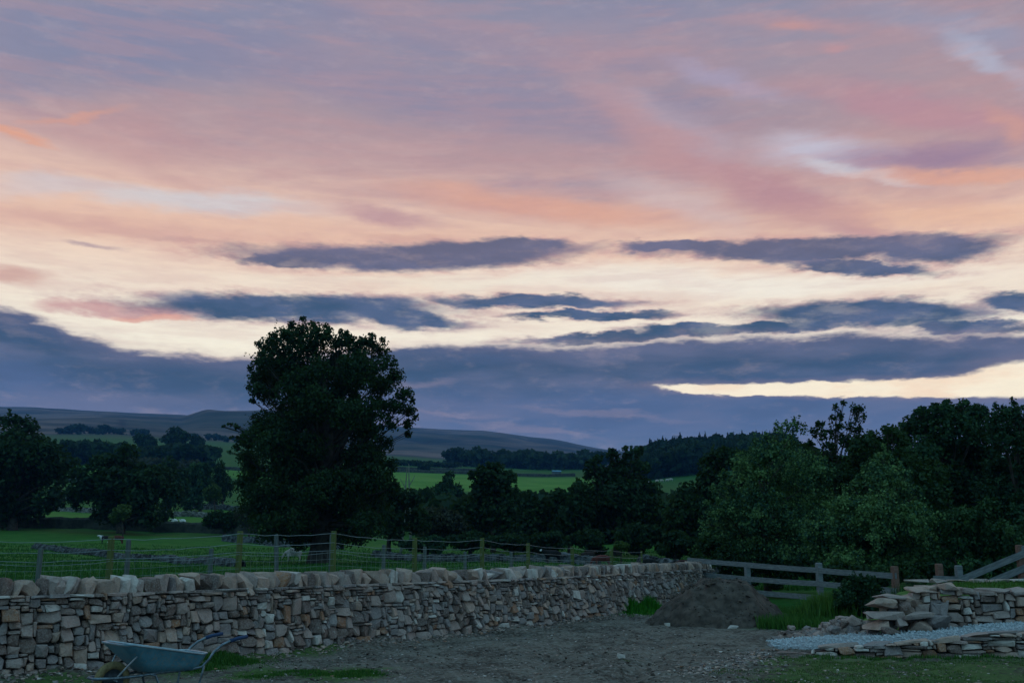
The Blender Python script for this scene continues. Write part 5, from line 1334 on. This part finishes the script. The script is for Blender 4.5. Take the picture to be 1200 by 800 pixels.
def build_woods():
    r = random.Random(8)
    wood('hedgerow_wood', 'dark belt of hedgerow trees across the left fields below the hills', [(52+k*3.6+r.uniform(-2, 2), 430+r.uniform(-12, 40), r.uniform(4.5, 7), r.uniform(7.5, 12)) for k in range(52)], 260, 'leaf_dark', 1)
    wood('hedgerow', 'brownish scrub running down behind the wide spreading tree', [(150+k*3.0, 360+r.uniform(-20, 20), r.uniform(3, 5), r.uniform(5, 8)) for k in range(26)], 200, 'leaf_brown', 2)
    wood('far_trees', 'faint blue scattered trees at the foot of the left hills', [(x+r.uniform(-2, 2), 1150+r.uniform(-60, 60), r.uniform(5, 8), h*.55) for x, h in [(58, 15), (64, 13), (70, 18), (75, 22), (80, 24), (86, 19), (92, 16), (99, 15), (106, 13), (112, 20), (120, 14), (127, 13), (133, 15), (145, 14), (152, 15), (160, 14), (216, 12), (235, 14), (246, 16), (252, 12), (258, 10), (268, 10), (276, 9)]], 220, 'leaf_dark', 3)
    wood('far_wood', 'dark line of woodland across the foot of the long fell in the centre', [(528+k*4.0+r.uniform(-2, 2), 680+r.uniform(-20, 50), r.uniform(6, 9.5), r.uniform(9, 14.5)) for k in range(46)], 240, 'leaf_dark', 4)
    wood('far_hedge', 'low dark hedge crossing the far fields right of the sycamore', [(462+k*2.6, 610+r.uniform(-6, 6), 4, r.uniform(2.5, 4)) for k in range(28)], 90, 'leaf_dark', 5)
    spec = [(740+r.uniform(0, 190), 420+r.uniform(0, 150), r.uniform(5, 8), r.uniform(9, 14)) for k in range(240)]
    spec += [(750+k*3.4, 555+r.uniform(-8, 8), r.uniform(4.5, 6.5), r.uniform(9, 14)) for k in range(56)]
    wood('wooded_hill', 'dark wooded hill with a spiky conifer skyline', spec, 170, 'leaf_dark', 6, .3)
    wood('wood_interior', 'mass of shaded wood closing the valley behind the right hand trees', [(r.uniform(860, 1330), r.uniform(70, 130), r.uniform(3, 5), r.uniform(6, 9)) for k in range(90)], 240, 'leaf_dark', 7)
    wood('valley_scrub', 'shaded scrub and tree tops between the middle belt and the far fields', [(r.uniform(470, 840), r.uniform(110, 180), r.uniform(3, 4.5), r.uniform(4, 6.5)) for k in range(70)], 220, 'leaf_dark', 9)
    for k, (px, py0, py1, dx, lb) in enumerate([(471, 588, 548, 6, 'bare pale leaning trunk poking up right of the sycamore'), (482, 590, 543, -3, 'taller bare pale stem right of the leaning trunk')]):
        Y = 90; a = at(px, py0, Y); b = at(px+dx, py1, Y); a.z = Hz(a.x, Y); mb = MB()
        p = [a, a.lerp(b, .4)+Vector((.1, 0, 0)), a.lerp(b, .75), b]; mb.tube(p, [.14, .10, .07, .03], 6)
        e = p[2]+Vector((.5 if k else -.5, 0, .9)); mb.tube([p[2], (p[2]+e)/2+Vector((.05, 0, 0)), e], [.05, .04, .02], 5)
        e = p[1]+Vector((-.5 if k else .4, .2, 1.1)); mb.tube([p[1], (p[1]+e)/2, e], [.06, .04, .02], 5)
        o = mb.build('dead_tree', M['bark_pale']); tag(o, lb, 'dead tree')
M['bark_pale'] = material('pale_dead_wood', m_plain((.16, .17, .15), .2, 3))
build_woods()

# ---------------------------------------------------------------- field walls
def field_wall(lb, pts, h, th=.6, seed=0, name='field_wall', stones=0, mat='far_stone', s0=.16):
    """pts (px, Y); follows the ground"""
    rng = random.Random(seed); G = [gp(px, Y) for px, Y in pts]; P = Path([(g.x, g.y) for g in G], False)
    p0 = P.at(P.L/2)[0]; root = empty(name, (p0[0], p0[1], Hz(*p0)), label=lb, cat='stone wall'); o = root.location
    n = int(P.L/.45); mb = MB()
    for k in range(n+1):
        p, d = P.at(P.L*k/n); nn = (d[1], -d[0]); z = Hz(*p); hh = h*(1+float(vnoise(k*.13, 1, seed))*.3)+rng.uniform(-.07, .07)
        for q, zz in ((th/2, -.3), (th*.36, hh*.8), (th*.15, hh), (-th*.15, hh*.99), (-th*.36, hh*.8), (-th/2, -.3)):
            q += rng.uniform(-.04, .04); mb.v.append((p[0]+nn[0]*q-o.x, p[1]+nn[1]*q-o.y, z+zz-o.z+rng.uniform(-.03, .03))); mb.t.append(rng.random())
    for k in range(n):
        for q in range(5): mb.f.append((k*6+q, (k+1)*6+q, (k+1)*6+q+1, k*6+q+1))
    mb.build('wall_body', M[mat], root)
    if stones:
        sb = MB(); rocks = [hull_rock(rng, 1.3, .8, .8, 9) for _ in range(8)]
        for k in range(stones):
            u = rng.uniform(0, P.L); p, d = P.at(u); nn = (d[1], -d[0]); v = rng.uniform(0, 1.02); q = (th/2-(th*.3)*v)
            s = rng.uniform(.7, 1.4)*s0; V, Fs = rocks[rng.randrange(8)]; z = Hz(*p)+v*h; ca, sa = d[0]*s, d[1]*s
            sb.add([(p[0]+nn[0]*q+x*ca-y*sa-o.x, p[1]+nn[1]*q+x*sa+y*ca-o.y, z+w*s-o.z) for x, y, w in V], Fs, rng.random())
        tag(sb.build('stones', M[mat], root), kind='stuff')
M['pale_far_stone'] = material('pale_field_stone', m_plain((.075, .085, .09), .85, 1.8))
def build_field_walls():
    W = field_wall
    W('rough low grey stone wall slanting through the nearest pasture on the left', [(42, 87), (80, 81), (120, 75), (200, 66), (282, 58.5)], .42, .9, 1, stones=3000, mat='pale_far_stone', s0=.13)
    W('dark mossy wall crossing the left pasture below the big trees', [(-80, 132), (0, 130), (60, 129), (150, 127), (230, 126), (300, 125)], 1.35, 1.2, 2, mat='dark_hedge')
    W('grey field wall just above the two distant sheep', [(55, 187), (120, 183), (200, 176), (246, 175)], .9, .7, 3, stones=300, s0=.3)
    W('short stretch of grey wall at the edge of the tall sycamore', [(214, 212), (245, 207), (278, 203), (330, 200)], 1.1, .8, 4, stones=400, mat='pale_far_stone', s0=.3)
    W('grey stone wall in the gap between the two biggest left trees', [(52, 238), (72, 236), (92, 234)], 2.0, .9, 5, stones=300, mat='pale_far_stone', s0=.35)
    W('low pale wall beneath the sycamore beyond the sheep', [(262, 112), (300, 109), (345, 104), (400, 98)], .7, .8, 6, stones=700, mat='pale_far_stone', s0=.2)
    W('tumbled grey wall behind the wire fence in the centre', [(440, 78), (520, 72), (590, 68), (640, 65), (700, 62)], .5, .8, 7, stones=1600, mat='pale_far_stone', s0=.17)
    W('tumbled dark wall beyond the far end of the long wall', [(752, 60), (800, 56), (850, 52)], .6, .8, 8, stones=700, mat='pale_far_stone', s0=.17)
    W('thin dark wall line between the two far fields right of the sycamore', [(455, 500), (500, 505), (540, 512), (590, 520), (675, 528)], 1.5, 1.2, 9, mat='dark_hedge')
    W('thin wall line below the lone round tree in the far field', [(460, 545), (500, 548), (560, 555)], 1.3, 1.2, 10, mat='dark_hedge')
    W('upper wall line of the far fields under the long fell', [(455, 640), (500, 645), (540, 650)], 1.7, 1.4, 11, mat='dark_hedge')
    W('dark wall line dividing the far fields left of the sycamore', [(205, 445), (240, 440), (280, 438), (330, 436)], 1.4, 1.2, 12, mat='dark_hedge')
    W('grey wall at the bottom of the small green gap between two big trees', [(60, 325), (80, 323), (105, 320)], 2.0, 1, 13, mat='pale_far_stone')
M['dark_hedge'] = material('mossy_dark_wall', m_plain((.045, .05, .04), .5, .8))
build_field_walls()

# ---------------------------------------------------------------- animals
def beast(name, label, cat, px, Y, heading, kind, mat, group=None, graze=True, scale=1.0, lying=False, py=None):
    g = at(px, 640, Y); g.z = Hz(g.x, Y)
    root = empty(name, g, heading, label=label, cat=cat, group=group)
    if kind == 'sheep': bl, bh, lh, hr = .95, .52, .32, .20; legr = .035; headr = .07; body = [.19, .27, .29, .27, .20]
    else: bl, bh, lh, hr = 1.75, .95, .70, .30; legr = .075; headr = .14; body = [.27, .36, .40, .38, .28]
    drop = lh*.85 if lying else 0
    vs = []; es = []; rs = []
    def v(x, y, z, r, pr=None):
        vs.append((x, y, z)); rs.append(r); i = len(vs)-1
        if pr is not None: es.append((pr, i))
        return i
    zc = lh+body[2]*.95-drop
    s = [v(-bl/2, 0, zc, body[0])]
    for k, f in enumerate((-.25, 0, .25, .46)): s.append(v(bl*f, 0, zc+(.02 if k in (0, 2) else 0)*bl, body[k+1], s[-1]))
    if graze: n1 = v(bl*.62, 0, zc-.02, headr*1.5, s[-1]); n2 = v(bl*.74, 0, zc-lh*.55, headr*1.1, n1); h1 = v(bl*.80, 0, max(.16, zc-lh*.95)-0, headr, n2); v(bl*.86, 0, max(.07, zc-lh*1.35), headr*.65, h1); hp = vs[h1]
    else: n1 = v(bl*.62, 0, zc+.14*bl, headr*1.5, s[-1]); h1 = v(bl*.74, 0, zc+.24*bl, headr*1.15, n1); v(bl*.92, 0, zc+.17*bl, headr*.7, h1); hp = vs[h1]
    for fx, src in ((-.40, 1), (.38, 4)):
        for sy in (-1, 1):
            y = sy*body[1]*.62
            a = v(bl*fx, y, lh*.95-drop, legr*1.9, s[src]) 
            kx = -.05 if fx < 0 else .02
            if not lying:
                b = v(bl*(fx+kx), y, lh*.48, legr*1.1, a); c = v(bl*(fx+.0), y, lh*.10, legr*.8, b); v(bl*(fx+.03), y, .015, legr*1.05, c)
            else: b = v(bl*(fx+.15), y*1.2, .08, legr*1.1, a); v(bl*(fx-.05), y*1.3, .06, legr*.8, b)
    t = v(-bl*.54, 0, zc+body[0]*.5, .035*bl/1.0, s[0]); v(-bl*.57, 0, zc-body[0]*1.2, .022*bl, t)
    me = bpy.data.meshes.new('body'); me.from_pydata([tuple(np.array(p)*scale) for p in vs], es, []); me.update()
    o = link('body', me, mat, root); o.modifiers.new('skin', 'SKIN'); sub = o.modifiers.new('smooth', 'SUBSURF'); sub.levels = 1; sub.render_levels = 1
    for i, sv in enumerate(me.skin_vertices[0].data): sv.radius = (rs[i]*scale, rs[i]*scale); sv.use_root = (i == 2)
    for sy in (-1, 1):
        e = MB(); w = headr
        e.add([(hp[0]*scale, (sy*w*.6)*scale, (hp[2]+w*.5)*scale), (hp[0]*scale-.02, sy*w*2.0*scale, (hp[2]+w*.5)*scale), (hp[0]*scale+.03, sy*w*1.6*scale, (hp[2]+w*.1)*scale), (hp[0]*scale-.03, sy*w*1.3*scale, (hp[2]+w*.75)*scale)], [(0, 2, 1), (0, 1, 3), (0, 3, 2), (1, 2, 3)])
        e.build('ear', mat, root)
    return root
def cowmat(nm, base, white, face_x=None, patch=.55):
    def f(N, b):
        g = N.new('ShaderNodeTexCoord').outputs['Object']; k = N.noise(g, 1.6, 2, .4)
        c = N.mix(N.maprange(k, patch, patch+.03), lc(*base), lc(*white))
        if face_x is not None:
            s = N.new('ShaderNodeSeparateXYZ'); N.set(s.inputs[0], g); c = N.mix(N.maprange(s.outputs[0], face_x, face_x+.06), c, lc(.62, .62, .62))
        N.set(b.inputs['Base Color'], c)
    return material(nm, f)
def build_animals():
    fleece = material('pale_fleece', m_plain((.42, .38, .36), .25, 9, bm=.9))
    far_fleece = material('white_fleece', m_plain((.62, .62, .62), .1, 5))
    beast('sheep', 'pale sheep grazing in the pasture left of the sycamore trunk', 'sheep', 345, 72, math.radians(188), 'sheep', fleece)
    for k, (px, Y, hd, lb) in enumerate([(202.5, 152, 200, 'left one of two tiny white sheep lying close together in the upper pasture'), (212.5, 152.5, 175, 'right one of two tiny white sheep lying close together in the upper pasture'), (181, 138, 30, 'tiny white sheep just above the dark mossy wall under the spreading tree')]):
        beast('sheep', lb, 'sheep', px, Y, math.radians(hd), 'sheep', far_fleece, 'distant white sheep', False, .85, True)
    for k, (px, Y, hd) in enumerate([(764, 390, 170), (772, 392, 20), (778, 391, 190), (784, 390, 10), (789, 392, 180)]):
        beast('sheep', ['leftmost of five tiny pale sheep in the field below the wooded hill', 'second from left of five tiny pale sheep below the wooded hill', 'middle of five tiny pale sheep below the wooded hill', 'second from right of five tiny pale sheep below the wooded hill', 'rightmost of five tiny pale sheep below the wooded hill'][k], 'sheep', px, Y, math.radians(hd), 'sheep', fleece, 'tiny sheep under the wooded hill', False, 1.25)
    beast('cow', 'red brown cow with a white head half hidden behind a green fence post', 'cow', 137, 100, math.radians(184), 'cow', cowmat('red_white_hide', (.09, .03, .02), (.6, .6, .6), .72, .62), 'cattle in the pasture', True, .62)
    beast('cow', 'black and white cow just behind the red brown one by the fence post', 'cow', 124, 101.5, math.radians(200), 'cow', cowmat('pied_hide', (.02, .02, .02), (.6, .6, .62), .42, .57), 'cattle in the pasture', False, .55)
    beast('cow', 'black cow with a white face looking over the centre of the long wall', 'cow', 648, 63, math.radians(200), 'cow', cowmat('black_hide', (.012, .012, .012), (.6, .6, .6), .75, .75), 'cattle in the pasture', False, .55)
    beast('cow', 'dark cow with a pinkish face standing left of the small red brown one', 'cow', 688, 66, math.radians(30), 'cow', cowmat('dark_hide', (.03, .02, .018), (.4, .32, .3), .75, .8), 'cattle in the pasture', False, .5)
    beast('cow', 'small red brown cow grazing close behind the coping of the long wall', 'cow', 706, 59, math.radians(172), 'cow', cowmat('red_hide', (.12, .035, .03), (.3, .2, .18), None, .68), 'cattle in the pasture', True, .5)
    beast('cow', 'small black cow grazing right of the red brown one behind the wall', 'cow', 760, 56, math.radians(170), 'cow', cowmat('black_hide_two', (.012, .012, .012), (.1, .1, .1), None, .8), 'cattle in the pasture', True, .5)
    beast('cow', 'dark maroon cow near the end of the long wall beside the birches', 'cow', 800, 54, math.radians(10), 'cow', cowmat('maroon_hide', (.05, .018, .018), (.1, .05, .05), None, .8), 'cattle in the pasture', True, .5)
    # little shed with a blue roof in the far fields
    p = gp(653, 560); root = empty('field_shed', p, .1, label='tiny shed with a pale blue roof by the far field wall', cat='shed')
    mb = MB(); mb.box(-2.3, -1.5, -.5, 2.3, 1.5, 1.7); mb.build('shed_wall', material('shed_wall', m_plain((.10, .12, .13))), root)
    mb = MB(); mb.add([(-2.6, -1.8, 1.65), (2.6, -1.8, 1.65), (2.6, 0, 2.5), (-2.6, 0, 2.5), (-2.6, 1.8, 1.65), (2.6, 1.8, 1.65)], [(0, 1, 2, 3), (3, 2, 5, 4)]); o = mb.build('roof', material('blue_roof', m_plain((.10, .22, .30))), root)
    s = o.modifiers.new('t', 'SOLIDIFY'); s.thickness = .1
build_animals()

# ---------------------------------------------------------------- evening air
def build_haze():
    zmin = float(min(v[2] for v in bpy.data.objects['ground'].bound_box)); zmax = float(max(v[2] for v in bpy.data.objects['ground'].bound_box))
    mb = MB(); mb.box(-4800, -4800, zmin-1.5, 4800, 4800, zmax+25)
    m = bpy.data.materials.new('evening_air'); m.use_nodes = True; N = NT(m.node_tree)
    out = N.new('ShaderNodeOutputMaterial'); v = N.new('ShaderNodeVolumePrincipled'); v.inputs['Density'].default_value = HAZE; v.inputs['Color'].default_value = lc(.14, .42, 1.0)
    v.inputs['Anisotropy'].default_value = 0
    N.l.new(v.outputs[0], out.inputs['Volume'])
    tag(mb.build('haze', m), 'blue evening air thickening over the distant fells', kind='stuff')
build_haze()
